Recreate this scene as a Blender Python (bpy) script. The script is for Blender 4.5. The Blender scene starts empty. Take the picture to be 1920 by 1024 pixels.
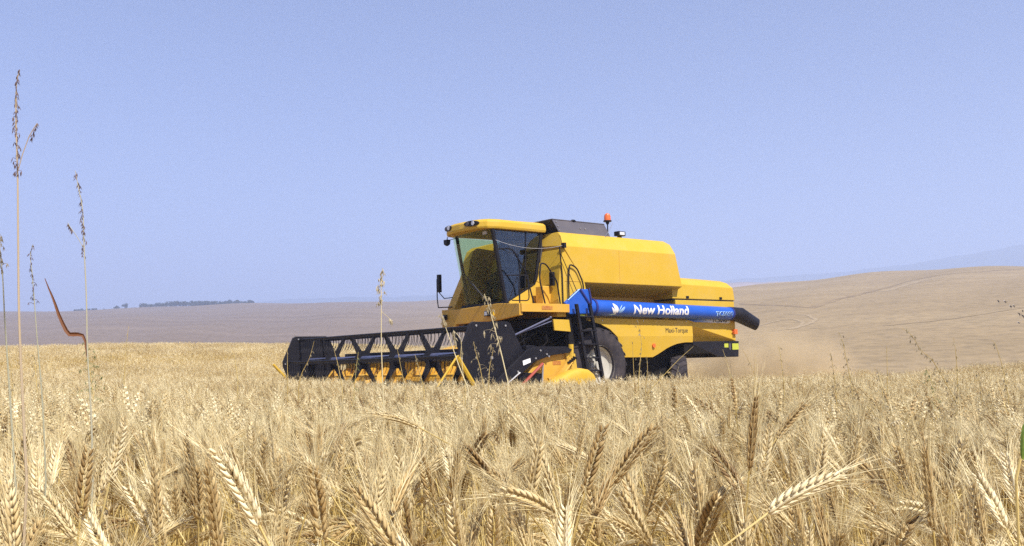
import bpy, bmesh, math, random
import numpy as np
from mathutils import Vector, Matrix, Euler, Quaternion
PI = math.pi
R_ = math.radians
random.seed(7); rng = np.random.default_rng(11)
S = bpy.context.scene
COL = S.collection

# ------------------------------------------------------------------ camera
F_PX, HOR, EYE = 1747.0, 676.0, 0.953
PITCH = math.atan((HOR - 512) / F_PX)
cam_d = bpy.data.cameras.new('camera'); cam = bpy.data.objects.new('camera', cam_d); COL.objects.link(cam)
cam_d.sensor_width = 36.0; cam_d.lens = F_PX / 1920.0 * 36.0
cam_d.clip_start = 0.05; cam_d.clip_end = 12000
cam.location = (0, 0, EYE); cam.rotation_euler = (PI / 2 + PITCH, 0, 0)
S.camera = cam

# ------------------------------------------------------------------ sky, sun, exposure
SUN_AZ = R_(148)      # clockwise from +Y (forward): behind the camera to the right
SUN_EL = R_(52)
world = bpy.data.worlds.new('World'); S.world = world; world.use_nodes = True
nt = world.node_tree; nt.nodes.clear()
sky = nt.nodes.new('ShaderNodeTexSky'); sky.sky_type = 'NISHITA'; sky.sun_disc = False
sky.sun_elevation = SUN_EL; sky.sun_rotation = SUN_AZ
sky.altitude = 500; sky.air_density = 1.0; sky.dust_density = 1.2; sky.ozone_density = 1.5
mul = nt.nodes.new('ShaderNodeMix'); mul.data_type = 'RGBA'; mul.blend_type = 'MULTIPLY'
mul.inputs['Factor'].default_value = 1.0
mul.inputs['B'].default_value = (0.88, 0.90, 1.15, 1)
bg = nt.nodes.new('ShaderNodeBackground'); bg.inputs['Strength'].default_value = 0.07
wo = nt.nodes.new('ShaderNodeOutputWorld')
nt.links.new(sky.outputs[0], mul.inputs['A']); nt.links.new(mul.outputs['Result'], bg.inputs['Color'])
nt.links.new(bg.outputs[0], wo.inputs['Surface'])
sd = bpy.data.lights.new('sun', 'SUN'); sun = bpy.data.objects.new('sun', sd); COL.objects.link(sun)
sd.energy = 5.0; sd.angle = R_(0.55); sd.color = (1.0, 0.95, 0.87)
sdir = Vector((math.sin(SUN_AZ) * math.cos(SUN_EL), math.cos(SUN_AZ) * math.cos(SUN_EL), math.sin(SUN_EL)))
sun.rotation_euler = sdir.to_track_quat('Z', 'Y').to_euler(); sun.location = sdir * 100
S.view_settings.view_transform = 'Standard'; S.view_settings.look = 'None'
S.view_settings.gamma = 1.0; S.view_settings.exposure = 0.84; S.view_settings.use_curve_mapping = False
try:
    S.cycles.use_denoising = False; S.cycles.max_bounces = 8; S.cycles.transparent_max_bounces = 12
    S.cycles.volume_bounces = 1; S.cycles.sample_clamp_indirect = 2.5; S.cycles.use_adaptive_sampling = False
except Exception: pass

# ------------------------------------------------------------------ materials
def new_mat(name):
    m = bpy.data.materials.new(name); m.use_nodes = True
    n = m.node_tree; b = n.nodes['Principled BSDF']
    return m, n, b
def N(n, t, **kw):
    x = n.nodes.new(t)
    for k, v in kw.items():
        if k in x.inputs: x.inputs[k].default_value = v
        else: setattr(x, k, v)
    return x
def ramp(n, fac, stops):
    r = n.nodes.new('ShaderNodeValToRGB'); e = r.color_ramp.elements
    while len(e) < len(stops): e.new(0.5)
    for i, (p, c) in enumerate(stops):
        e[i].position = p; e[i].color = (*c, 1)
    n.links.new(fac, r.inputs[0]); return r.outputs[0]
def painted(name, col, rough=0.4, var=0.08, dirt=(0.30, 0.22, 0.13), dirt_amt=0.12, scale=2.0, spec=0.4, metal=0.0):
    m, n, b = new_mat(name)
    tc = N(n, 'ShaderNodeTexCoord')
    a = N(n, 'ShaderNodeTexNoise', Scale=scale, Detail=8.0, Roughness=0.65)
    c = N(n, 'ShaderNodeTexNoise', Scale=scale * 14, Detail=4.0)
    n.links.new(tc.outputs['Object'], a.inputs['Vector']); n.links.new(tc.outputs['Object'], c.inputs['Vector'])
    base = ramp(n, a.outputs[0], [(0.3, tuple(x * (1 - var) for x in col)), (0.7, tuple(min(1, x * (1 + var)) for x in col))])
    mx = N(n, 'ShaderNodeMix', data_type='RGBA'); mx.inputs['B'].default_value = (*dirt, 1)
    mm = N(n, 'ShaderNodeMath', operation='MULTIPLY')
    f1 = ramp(n, a.outputs[0], [(0.42, (0, 0, 0)), (0.75, (1, 1, 1))]); f2 = ramp(n, c.outputs[0], [(0.35, (.3, .3, .3)), (0.7, (1, 1, 1))])
    n.links.new(f1, mm.inputs[0]); n.links.new(f2, mm.inputs[1])
    m2 = N(n, 'ShaderNodeMath', operation='MULTIPLY'); m2.inputs[1].default_value = dirt_amt * 2.2
    ad = N(n, 'ShaderNodeMath', operation='ADD'); ad.inputs[1].default_value = dirt_amt * 0.35
    n.links.new(mm.outputs[0], m2.inputs[0]); n.links.new(m2.outputs[0], ad.inputs[0])
    n.links.new(ad.outputs[0], mx.inputs['Factor']); n.links.new(base, mx.inputs['A'])
    n.links.new(mx.outputs['Result'], b.inputs['Base Color'])
    rr = N(n, 'ShaderNodeMapRange'); rr.inputs['To Min'].default_value = rough - .08; rr.inputs['To Max'].default_value = min(1, rough + .25)
    n.links.new(c.outputs[0], rr.inputs['Value']); n.links.new(rr.outputs[0], b.inputs['Roughness'])
    b.inputs['Specular IOR Level'].default_value = spec; b.inputs['Metallic'].default_value = metal
    bp = N(n, 'ShaderNodeBump', Strength=0.05, Distance=0.02); n.links.new(a.outputs[0], bp.inputs['Height']); n.links.new(bp.outputs[0], b.inputs['Normal'])
    return m
def flat(name, col, rough=0.5, emit=None):
    return painted(name, col, rough, 0.05, dirt_amt=0.04, scale=6)
MT = {}
MT['yellow'] = painted('yellow_paint', (0.60, 0.375, 0.020), 0.46, 0.08, dirt=(0.44, 0.31, 0.12), dirt_amt=0.26, scale=1.6, spec=0.3)
MT['ochre'] = painted('dusty_yellow_paint', (0.66, 0.36, 0.025), 0.5, 0.10, dirt=(0.36, 0.25, 0.12), dirt_amt=0.3, scale=3)
MT['black'] = painted('black_paint', (0.009, 0.009, 0.014), 0.38, 0.2, dirt=(0.10, 0.08, 0.06), dirt_amt=0.05, scale=3, spec=0.2)
MT['chassis'] = painted('chassis_black', (0.008, 0.0075, 0.009), 0.8, 0.2, dirt=(0.06, 0.045, 0.03), dirt_amt=0.1, scale=4, spec=0.15)
MT['grey'] = painted('dark_grey_panel', (0.085, 0.08, 0.10), 0.6, 0.12, dirt=(0.2, 0.16, 0.12), dirt_amt=0.15)
MT['blue'] = painted('blue_paint', (0.006, 0.085, 0.47), 0.32, 0.06, dirt=(0.12, 0.15, 0.3), dirt_amt=0.08, spec=0.5)
MT['bluegrey'] = painted('blue_steel', (0.06, 0.075, 0.16), 0.35, 0.2, dirt_amt=0.1, spec=0.6)
MT['rubber'] = painted('tyre_rubber', (0.022, 0.021, 0.028), 0.75, 0.2, dirt=(0.17, 0.13, 0.11), dirt_amt=0.2, scale=4, spec=0.2)
MT['rim'] = painted('rim_paint', (0.50, 0.48, 0.42), 0.5, 0.08, dirt=(0.30, 0.26, 0.17), dirt_amt=0.25)
MT['white'] = flat('white_decal', (0.80, 0.80, 0.80))
MT['navy'] = flat('navy_decal', (0.012, 0.02, 0.16))
MT['ink'] = flat('black_decal', (0.02, 0.018, 0.03))
MT['palelogo'] = flat('pale_blue_decal', (0.42, 0.66, 0.86))
MT['hivis'] = painted('reflective_yellow', (0.46, 0.50, 0.05), 0.4, dirt_amt=0.06)
MT['orange'] = painted('orange_lens', (0.72, 0.13, 0.015), 0.2, dirt_amt=0.05, spec=0.7)
MT['red'] = painted('red_paint', (0.36, 0.02, 0.015), 0.5, dirt_amt=.25)
MT['steel'] = painted('bare_steel', (0.55, 0.54, 0.52), 0.3, metal=0.8, dirt_amt=0.15)
MT['lens'] = painted('lamp_lens', (0.62, 0.64, 0.68), 0.12, spec=0.8, dirt_amt=0.05)
MT['seat'] = painted('seat_fabric', (0.03, 0.03, 0.035), 0.9)
MT['cabin'] = painted('cab_lining', (0.045, 0.047, 0.055), 0.8)
MT['shirt'] = painted('dark_shirt', (0.03, 0.04, 0.05), 0.9)
MT['skin'] = painted('skin', (0.28, 0.15, 0.09), 0.6)
def glass_mat(name, tint, refl=0.55):
    m = bpy.data.materials.new(name); m.use_nodes = True; n = m.node_tree; n.nodes.clear()
    t = N(n, 'ShaderNodeBsdfTransparent'); t.inputs[0].default_value = (*tint, 1)
    g = N(n, 'ShaderNodeBsdfGlossy'); g.inputs['Roughness'].default_value = 0.03; g.inputs['Color'].default_value = (0.8, 0.86, 1, 1)
    fr = N(n, 'ShaderNodeFresnel', IOR=1.45); mm = N(n, 'ShaderNodeMath', operation='MULTIPLY'); mm.inputs[1].default_value = refl * 2
    mx = N(n, 'ShaderNodeMixShader'); o = N(n, 'ShaderNodeOutputMaterial')
    n.links.new(fr.outputs[0], mm.inputs[0]); n.links.new(mm.outputs[0], mx.inputs[0])
    n.links.new(t.outputs[0], mx.inputs[1]); n.links.new(g.outputs[0], mx.inputs[2]); n.links.new(mx.outputs[0], o.inputs[0])
    return m
MT['glass'] = glass_mat('tinted_glass', (0.84, 0.90, 0.74), 0.25)
MT['doorglass'] = glass_mat('dark_tinted_glass', (0.50, 0.56, 0.58), 0.75)

def straw_mat(name, stops, trans=0.25, attr=True, rough=0.6):
    """dry plant matter; colour varies by plant (tint attribute) and softly over the field"""
    m = bpy.data.materials.new(name); m.use_nodes = True; n = m.node_tree; n.nodes.clear()
    at = N(n, 'ShaderNodeAttribute', attribute_name='tint')
    oi = N(n, 'ShaderNodeObjectInfo'); geo = N(n, 'ShaderNodeNewGeometry')
    nz = N(n, 'ShaderNodeTexNoise', Scale=0.35, Detail=3.0); n.links.new(geo.outputs['Position'], nz.inputs['Vector'])
    a1 = N(n, 'ShaderNodeMath', operation='MULTIPLY_ADD'); a1.inputs[1].default_value = 0.7
    n.links.new(at.outputs['Fac'], a1.inputs[0])
    s1 = N(n, 'ShaderNodeMath', operation='MULTIPLY_ADD'); s1.inputs[1].default_value = 0.25; s1.inputs[2].default_value = -0.07
    n.links.new(oi.outputs['Random'], s1.inputs[0])
    s2 = N(n, 'ShaderNodeMath', operation='MULTIPLY_ADD'); s2.inputs[1].default_value = 0.3
    n.links.new(nz.outputs[0], s2.inputs[0]); n.links.new(s1.outputs[0], s2.inputs[2]); n.links.new(s2.outputs[0], a1.inputs[2])
    col = ramp(n, a1.outputs[0], stops)
    d = N(n, 'ShaderNodeBsdfPrincipled', Roughness=rough); d.inputs['Specular IOR Level'].default_value = 0.35
    t = N(n, 'ShaderNodeBsdfTranslucent'); mx = N(n, 'ShaderNodeMixShader'); mx.inputs[0].default_value = trans
    o = N(n, 'ShaderNodeOutputMaterial')
    n.links.new(col, d.inputs['Base Color']); n.links.new(col, t.inputs[0])
    n.links.new(d.outputs[0], mx.inputs[1]); n.links.new(t.outputs[0], mx.inputs[2]); n.links.new(mx.outputs[0], o.inputs[0])
    return m
MT['ear'] = straw_mat('wheat_ear', [(0.12, (0.19, 0.11, 0.04)), (0.3, (0.41, 0.275, 0.11)), (0.55, (0.60, 0.46, 0.22)), (0.9, (0.84, 0.73, 0.46))], 0.05)
MT['awn'] = straw_mat('wheat_awn', [(0.1, (0.40, 0.295, 0.12)), (0.9, (0.83, 0.72, 0.42))], 0.22, rough=0.45)
MT['stem'] = straw_mat('wheat_stem', [(0.1, (0.34, 0.22, 0.055)), (0.55, (0.60, 0.445, 0.15)), (0.95, (0.76, 0.61, 0.27))], 0.1)
MT['oat'] = straw_mat('wild_oat_husk', [(0.1, (0.20, 0.15, 0.07)), (0.9, (0.62, 0.53, 0.34))], 0.3)
MT['oatgreen'] = straw_mat('green_weed', [(0.1, (0.10, 0.13, 0.04)), (0.9, (0.34, 0.36, 0.15))], 0.3)
MT['weedstem'] = straw_mat('grass_stem', [(0.1, (0.30, 0.33, 0.22)), (0.9, (0.62, 0.55, 0.40))], 0.2)
MT['redstem'] = straw_mat('reddish_grass_stem', [(0.1, (0.42, 0.30, 0.18)), (0.9, (0.62, 0.52, 0.36))], 0.2)
MT['purple'] = straw_mat('purple_seed_head', [(0.1, (0.035, 0.022, 0.035)), (0.9, (0.22, 0.15, 0.14))], 0.15)
MT['rust'] = straw_mat('rusty_dry_leaf', [(0.1, (0.10, 0.032, 0.012)), (0.9, (0.24, 0.095, 0.035))], 0.25)
MT['green'] = painted('green_leaf', (0.06, 0.15, 0.015), 0.45, 0.3, dirt=(0.5, 0.5, 0.1), dirt_amt=0.3, scale=20)

# ------------------------------------------------------------------ mesh helpers
def setp(o, label=None, cat=None, group=None, kind=None):
    if label: o['label'] = label
    if cat: o['category'] = cat
    if group: o['group'] = group
    if kind: o['kind'] = kind
    return o
class MB:
    def __init__(s): s.v = []; s.f = []; s.t = []; s.m = []; s.cur = 0.5; s.mi = 0
    def add(s, vs, fs):
        k = len(s.v); s.v += [tuple(p) for p in vs]; s.t += [s.cur] * len(vs)
        s.f += [tuple(i + k for i in f) for f in fs]; s.m += [s.mi] * len(fs)
    def box(s, x0, x1, y0, y1, z0, z1):
        s.add([(x0,y0,z0),(x1,y0,z0),(x1,y1,z0),(x0,y1,z0),(x0,y0,z1),(x1,y0,z1),(x1,y1,z1),(x0,y1,z1)],
              [(0,3,2,1),(4,5,6,7),(0,1,5,4),(1,2,6,5),(2,3,7,6),(3,0,4,7)])
    def prism(s, pts, y0, y1, lean=None):
        """outline in XZ extruded along Y"""
        n = len(pts)
        a = [(x, y0 + (lean(x, z) if lean else 0), z) for x, z in pts]; b = [(x, y1 + (lean(x, z) if lean else 0), z) for x, z in pts]
        s.add(a + b, [tuple(range(n)), tuple(range(2*n-1, n-1, -1))] + [(i, i+n, (i+1)%n+n, (i+1)%n) for i in range(n)])
    def prism_x(s, pts, x0, x1):
        """outline in YZ extruded along X"""
        n = len(pts)
        s.add([(x0, y, z) for y, z in pts] + [(x1, y, z) for y, z in pts],
              [tuple(range(n)), tuple(range(2*n-1, n-1, -1))] + [(i, (i+1)%n, (i+1)%n+n, i+n) for i in range(n)])
    def loft(s, rings, cap=True):
        n = len(rings[0]); vs = [p for r in rings for p in r]; fs = []
        for k in range(len(rings)-1):
            for i in range(n):
                fs.append((k*n+i, k*n+(i+1)%n, (k+1)*n+(i+1)%n, (k+1)*n+i))
        if cap: fs += [tuple(range(n-1,-1,-1)), tuple((len(rings)-1)*n+i for i in range(n))]
        s.add(vs, fs)
    def tube(s, path, r, n=8, cap=True, up=(0.13, 0.29, 0.95)):
        path = [Vector(p) for p in path]; rings = []; d0 = (path[-1]-path[0]).normalized()
        if abs(d0.dot(Vector(up).normalized())) > .9: up = (.95, .25, .1)
        rs = r if isinstance(r, (list, tuple)) else [r]*len(path)
        for i, p in enumerate(path):
            d = (path[min(i+1, len(path)-1)] - path[max(i-1, 0)]).normalized()
            u = Vector(up); u = (u - d*u.dot(d))
            if u.length < 1e-3: u = Vector((1,0,0)) - d*d.x
            u.normalize(); w = d.cross(u)
            rings.append([p + (u*math.cos(2*PI*k/n) + w*math.sin(2*PI*k/n))*rs[i] for k in range(n)])
        s.loft(rings, cap)
    def lathe(s, prof, c, axis='Y', n=40):
        """prof: list of (radius, along) ; closed loop"""
        rings = []
        for k in range(n):
            a = 2*PI*k/n; ca, sa = math.cos(a), math.sin(a)
            ring = []
            for r, h in prof:
                if axis == 'Y': ring.append((c[0]+r*ca, c[1]+h, c[2]+r*sa))
                elif axis == 'X': ring.append((c[0]+h, c[1]+r*ca, c[2]+r*sa))
                else: ring.append((c[0]+r*ca, c[1]+r*sa, c[2]+h))
            rings.append(ring)
        m = len(prof); vs = [p for r in rings for p in r]
        fs = [(k*m+i, k*m+(i+1)%m, ((k+1)%n)*m+(i+1)%m, ((k+1)%n)*m+i) for k in range(n) for i in range(m)]
        s.add(vs, fs)
    def ball(s, c, r, n=10, sc=(1,1,1)):
        rings = [[(c[0]+sc[0]*r*math.sin(PI*j/n)*math.cos(2*PI*i/n), c[1]+sc[1]*r*math.sin(PI*j/n)*math.sin(2*PI*i/n), c[2]+sc[2]*r*math.cos(PI*j/n)) for i in range(n)] for j in range(1, n)]
        s.loft(rings)
    def mesh(s, name, mats):
        me = bpy.data.meshes.new(name); me.from_pydata(s.v, [], s.f)
        a = me.attributes.new('tint', 'FLOAT', 'POINT'); a.data.foreach_set('value', s.t)
        for m in (mats if isinstance(mats, (list, tuple)) else [mats]): me.materials.append(m)
        me.polygons.foreach_set('material_index', s.m); me.validate(); me.update(); return me
    def build(s, name, mats, parent=None, bevel=0, smooth=False, fix=True):
        me = s.mesh(name, mats)
        if fix:
            bm = bmesh.new(); bm.from_mesh(me); bmesh.ops.recalc_face_normals(bm, faces=bm.faces); bm.to_mesh(me); bm.free()
        o = bpy.data.objects.new(name, me); COL.objects.link(o)
        if parent is not None: o.parent = parent
        if smooth:
            for p in me.polygons: p.use_smooth = True
            md = o.modifiers.new('es', 'EDGE_SPLIT'); md.split_angle = R_(38)
        if bevel:
            md = o.modifiers.new('bv', 'BEVEL'); md.width = bevel; md.segments = 2; md.limit_method = 'ANGLE'; md.angle_limit = R_(25)
        return o
def empty(name, loc=(0,0,0), mat=None):
    o = bpy.data.objects.new(name, None); o.empty_display_size = 0.2; COL.objects.link(o)
    if mat is not None: o.matrix_world = mat
    else: o.location = loc
    return o

# ------------------------------------------------------------------ terrain
def px_of(phi): return 960 + F_PX * np.tan(np.clip(phi, -1.2, 1.2))
def hz(px_y, r, phi): return EYE + (HOR - px_y) / F_PX * r * np.cos(np.clip(phi, -1.0, 1.0))
W_H = 0.62
def profile(phi, r):
    x = px_of(phi)
    rc = np.interp(x, [-500, 820, 1350, 2600], [95, 85, 36, 36])
    yc = np.interp(x, [-800, 0, 250, 540, 850, 1400, 1920, 2600], [668, 655, 648.5, 651, 655, 684, 676, 668])
    Rh = np.interp(x, [-500, 880, 1380, 2600], [850, 850, 470, 430])
    ys = np.interp(x, [-900, 0, 140, 480, 640, 850, 1100, 1380, 1500, 1600, 1700, 1920, 2500], [600, 588, 583.5, 573, 569, 566, 556, 541, 528, 520, 514, 503, 490])
    zc = hz(yc, rc, phi) - W_H
    zs = hz(ys, Rh, phi)
    pts_r = [0, 2.5, 8, 24, rc*0.92, rc*1.06, rc*1.5, rc*2.1, Rh*0.8, Rh*0.95, Rh*1.1, 1500, 2600, 20000]
    pts_z = [0.10, 0.09, 0.0, 0.0, zc-0.01, zc, zc-1.5, zc-1.0, zs*0.80, zs, zs-1.5, zs*0.3, 0, 0]
    return np.interp(r, pts_r, pts_z)
rad = np.concatenate([[0.0], np.geomspace(0.6, 4300, 210)])
NA = 1 + 480
# fine azimuths ahead, coarse behind
az = np.concatenate([np.linspace(-PI, -0.75, 40, endpoint=False), np.linspace(-0.75, 0.75, 400), np.linspace(0.75, PI, 41)[1:]])
ZG = np.array([profile(a, rad) for a in az])
k = np.array([1, 4, 6, 4, 1.]); k /= k.sum()
for _ in range(2):
    P = np.pad(ZG, ((0, 0), (2, 2)), mode='edge'); ZG = sum(k[i]*P[:, i:i+ZG.shape[1]] for i in range(5))
for _ in range(6):
    P = np.pad(ZG, ((2, 2), (0, 0)), mode='edge'); ZG = sum(k[i]*P[i:i+ZG.shape[0], :] for i in range(5))
und = np.zeros_like(ZG)
lw = np.interp(px_of(az), [700, 1150], [1, 0])[:, None]
RG = rad[None, :] + 4*np.sin(az*9)[:, None]
und += lw*(0.42*np.exp(-((RG-40)/4.5)**2) + 0.38*np.exp(-((RG-66)/5)**2) - 0.15*np.exp(-((RG-50)/5)**2))
for j, r in enumerate(rad):
    if r > 120: und[:, j] += min(1, (r-120)/200) * (0.6*np.sin(az*23+r*.011)+0.4*np.sin(az*57+1.3-r*.02))
ZG += und
ZG[:, 0] = ZG[:, 0].mean(); ZG[-1] = ZG[0] = (ZG[0]+ZG[-1])/2
def ground_z(x, y):
    r = math.hypot(x, y); a = math.atan2(x, y)
    i = float(np.interp(a, az, np.arange(len(az)))); j = float(np.interp(r, rad, np.arange(len(rad))))
    i0 = min(int(i), len(az)-2); j0 = min(int(j), len(rad)-2); u = i-i0; v = j-j0
    return float((ZG[i0, j0]*(1-u)+ZG[i0+1, j0]*u)*(1-v) + (ZG[i0, j0+1]*(1-u)+ZG[i0+1, j0+1]*u)*v)
def field_edge(x, y): return float(np.interp(px_of(math.atan2(x, y)), [-500, 820, 1350, 2600], [95, 85, 36, 36])) * 1.12
vs = [(0, 0, float(ZG[0, 0]))]; fs = []
m_ = len(rad)-1
for i, a in enumerate(az[:-1]):
    for j in range(1, len(rad)): vs.append((rad[j]*math.sin(a), rad[j]*math.cos(a), float(ZG[i, j])))
na = len(az)-1
for i in range(na):
    i2 = (i+1) % na
    fs.append((0, 1+i2*m_, 1+i*m_))
    for j in range(m_-1): fs.append((1+i*m_+j, 1+i2*m_+j, 1+i2*m_+j+1, 1+i*m_+j+1))
me = bpy.data.meshes.new('ground'); me.from_pydata(vs, [], fs); me.update()
for p in me.polygons: p.use_smooth = True
fl = np.zeros(len(vs), dtype=np.float32)
for i_, v_ in enumerate(vs):
    r = math.hypot(v_[0], v_[1]); e = field_edge(v_[0], v_[1])
    fl[i_] = 1.0 if r < e else max(0.0, 1 - (r-e)/(e*.05))
a_ = me.attributes.new('field', 'FLOAT', 'POINT'); a_.data.foreach_set('value', fl)
fw_ = np.array([np.interp(px_of(math.atan2(v_[0], v_[1])), [600, 1250], [1, 0]) for v_ in vs], dtype=np.float32)
a_ = me.attributes.new('fallow', 'FLOAT', 'POINT'); a_.data.foreach_set('value', fw_)
gm, n, b = new_mat('ground_soil'); b.inputs['Roughness'].default_value = 0.95; b.inputs['Specular IOR Level'].default_value = 0.1
geo = N(n, 'ShaderNodeNewGeometry'); at = N(n, 'ShaderNodeAttribute', attribute_name='field')
mp = N(n, 'ShaderNodeMapping'); mp.inputs['Rotation'].default_value = (0, 0, 0.35); mp.inputs['Scale'].default_value = (0.010, 0.05, 0.02)
n.links.new(geo.outputs['Position'], mp.inputs['Vector'])
n1 = N(n, 'ShaderNodeTexNoise', Scale=1.0, Detail=8.0, Roughness=0.62); n.links.new(mp.outputs[0], n1.inputs['Vector'])
n2 = N(n, 'ShaderNodeTexNoise', Scale=0.55, Detail=8.0, Roughness=0.7); n.links.new(geo.outputs['Position'], n2.inputs['Vector'])
n3 = N(n, 'ShaderNodeTexNoise', Scale=0.012, Detail=3.0); n.links.new(geo.outputs['Position'], n3.inputs['Vector'])
stub0 = ramp(n, n1.outputs[0], [(0.28, (0.250, 0.183, 0.098)), (0.5, (0.290, 0.214, 0.118)), (0.74, (0.340, 0.258, 0.148))])
fall = ramp(n, n1.outputs[0], [(0.28, (0.170, 0.128, 0.098)), (0.5, (0.192, 0.146, 0.113)), (0.74, (0.222, 0.170, 0.132))])
at2 = N(n, 'ShaderNodeAttribute', attribute_name='fallow'); mxf = N(n, 'ShaderNodeMix', data_type='RGBA'); n.links.new(at2.outputs['Fac'], mxf.inputs['Factor'])
n.links.new(stub0, mxf.inputs['A']); n.links.new(fall, mxf.inputs['B']); stub = mxf.outputs['Result']
fine = ramp(n, n2.outputs[0], [(0.25, (0.6, 0.6, 0.6)), (0.5, (1, 1, 1)), (0.8, (1.3, 1.27, 1.2))])
mxa = N(n, 'ShaderNodeMix', data_type='RGBA', blend_type='MULTIPLY'); mxa.inputs['Factor'].default_value = 1.0
n.links.new(stub, mxa.inputs['A']); n.links.new(fine, mxa.inputs['B'])
mxb = N(n, 'ShaderNodeMix', data_type='RGBA'); n.links.new(at.outputs['Fac'], mxb.inputs['Factor'])
gold = ramp(n, n2.outputs[0], [(0.3, (0.30, 0.20, 0.085)), (0.7, (0.50, 0.36, 0.17))])
n.links.new(mxa.outputs['Result'], mxb.inputs['A']); n.links.new(gold, mxb.inputs['B'])
n.links.new(mxb.outputs['Result'], b.inputs['Base Color'])
me.materials.append(gm)
go = bpy.data.objects.new('ground', me); COL.objects.link(go); setp(go, kind='structure', label='tan stubble ground rising to low hills behind the wheat')
def hit_px(px, py, rmin=60):
    """the point of the terrain behind a picture point: used to place tracks, trees and birds"""
    phi = math.atan((px-960)/F_PX); el = (HOR-py)/F_PX*math.cos(phi)
    for r in np.geomspace(rmin, 2500, 900):
        x, y = r*math.sin(phi), r*math.cos(phi)
        if ground_z(x, y) >= EYE + el*r: return Vector((x, y, ground_z(x, y)))
    return None

# distant hills
def ridge(name, px, py, dist, back, col, label):
    xs = np.arange(px[0], px[-1]+1, 6.0); rows = []
    prof = [(0.72, 0.0), (0.8, 0.35), (0.88, 0.68), (0.95, 0.92), (1.0, 1.0), (1.08, 0.9), (1.2, 0.5), (1.35, 0.0)]
    vs = []
    for x in xs:
        phi = math.atan((x-960)/F_PX); yy = float(np.interp(x, px, py)) + 0.7*math.sin(x*.045)+0.5*math.sin(x*.11+2)
        h = hz(yy, dist, phi)
        for q, t in prof: vs.append((dist*q*math.sin(phi), dist*q*math.cos(phi), -3 + (h+3)*t))
    m = len(prof)
    fs = [(i*m+j, i*m+j+1, (i+1)*m+j+1, (i+1)*m+j) for i in range(len(xs)-1) for j in range(m-1)]
    me = bpy.data.meshes.new(name); me.from_pydata(vs, [], fs); me.update()
    for p in me.polygons: p.use_smooth = True
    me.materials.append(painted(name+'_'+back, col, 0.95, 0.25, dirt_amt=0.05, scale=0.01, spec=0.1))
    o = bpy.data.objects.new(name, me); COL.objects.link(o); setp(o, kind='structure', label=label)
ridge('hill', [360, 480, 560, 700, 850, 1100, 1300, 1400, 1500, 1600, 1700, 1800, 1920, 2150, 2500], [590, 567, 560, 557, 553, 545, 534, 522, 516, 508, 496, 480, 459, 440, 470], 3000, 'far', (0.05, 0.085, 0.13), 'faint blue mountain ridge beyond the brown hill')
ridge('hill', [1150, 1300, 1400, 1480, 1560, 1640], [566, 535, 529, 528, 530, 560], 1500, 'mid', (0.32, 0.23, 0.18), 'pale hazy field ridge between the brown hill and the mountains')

# tracks and pale harvest loops on the hill
def drape(name, pts, w, mat, label, lift=0.035):
    P = [hit_px(*p) for p in pts]; P = [p for p in P if p is not None]
    Q = []
    for a, b2 in zip(P, P[1:]):
        for t in np.linspace(0, 1, 14, endpoint=False): Q.append(a.lerp(b2, float(t)))
    Q.append(P[-1]); mb = MB(); prev = None; vs = []
    for i, p in enumerate(Q):
        d = (Q[min(i+1, len(Q)-1)] - Q[max(i-1, 0)]); d.z = 0; d.normalize(); s_ = Vector((-d.y, d.x, 0)) * (w * (0.6 + 0.6*abs(math.sin(i*.37))) / 2)
        for q in (p - s_, p, p + s_): vs.append((q.x, q.y, ground_z(q.x, q.y) + lift))
    mb.add(vs, [(3*i+j, 3*i+j+1, 3*i+j+4, 3*i+j+3) for i in range(len(Q)-1) for j in (0, 1)])
    o = mb.build(name, mat); setp(o, kind='structure', label=label)
trk = painted('track_soil', (0.215, 0.152, 0.085), 0.95, 0.3, dirt=(.29, .214, .12), dirt_amt=0.6, scale=0.12, spec=0.1)
fnt = painted('faint_track_soil', (0.272, 0.20, 0.11), 0.95, 0.1, dirt=(.29, .214, .12), dirt_amt=0.5, scale=0.12, spec=0.1)
pale = painted('pale_chaff_rows', (0.37, 0.285, 0.175), 0.95, 0.25, dirt=(.29, .214, .12), dirt_amt=0.5, scale=0.3, spec=0.1)
drape('track', [(1388, 570), (1450, 573), (1521, 578), (1575, 561), (1640, 546), (1700, 529), (1760, 517), (1840, 510), (1919, 504.5)], 1.5, trk, 'thin dark track climbing the brown hill')
drape('track', [(1655, 612), (1740, 604), (1830, 592), (1919, 578)], 0.8, fnt, 'faint darker line across the brown hill')
drape('path', [(1660, 547), (1690, 538), (1730, 527), (1780, 519)], 2.6, pale, 'pale worn strip beside the dark track')
drape('path', [(1445, 622), (1490, 617), (1520, 607), (1530, 600), (1515, 592), (1480, 590)], 0.7, pale, 'pale curved harvest row low on the brown hill')
drape('path', [(1420, 612), (1460, 602), (1490, 600), (1506, 605), (1500, 612), (1478, 618)], 0.6, pale, 'inner pale curved harvest row on the brown hill')

# ------------------------------------------------------------------ combine harvester
ROT = Matrix(((0.77908897, -0.62635896, -0.02635972), (0.62660046, 0.77933977, 0.00117823), (0.01980518, -0.01743496, 0.99965183)))
MW = Matrix.Translation((2.03324, 20.95554, 0.0004)) @ ROT.to_4x4()     # X rearward, Y away from the camera, Z up
CB = empty('combine_harvester', mat=MW)
setp(CB, 'yellow combine harvester with blue unloading tube and wide black header cutting the wheat', 'combine harvester')
def part(mb, name, mats, parent=CB, **kw): return mb.build(name, mats, parent, **kw)
Y_, O_, K_, C_ = MT['yellow'], MT['ochre'], MT['black'], MT['chassis']
YC = 1.5
def mir(y): return 2*YC - y

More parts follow.
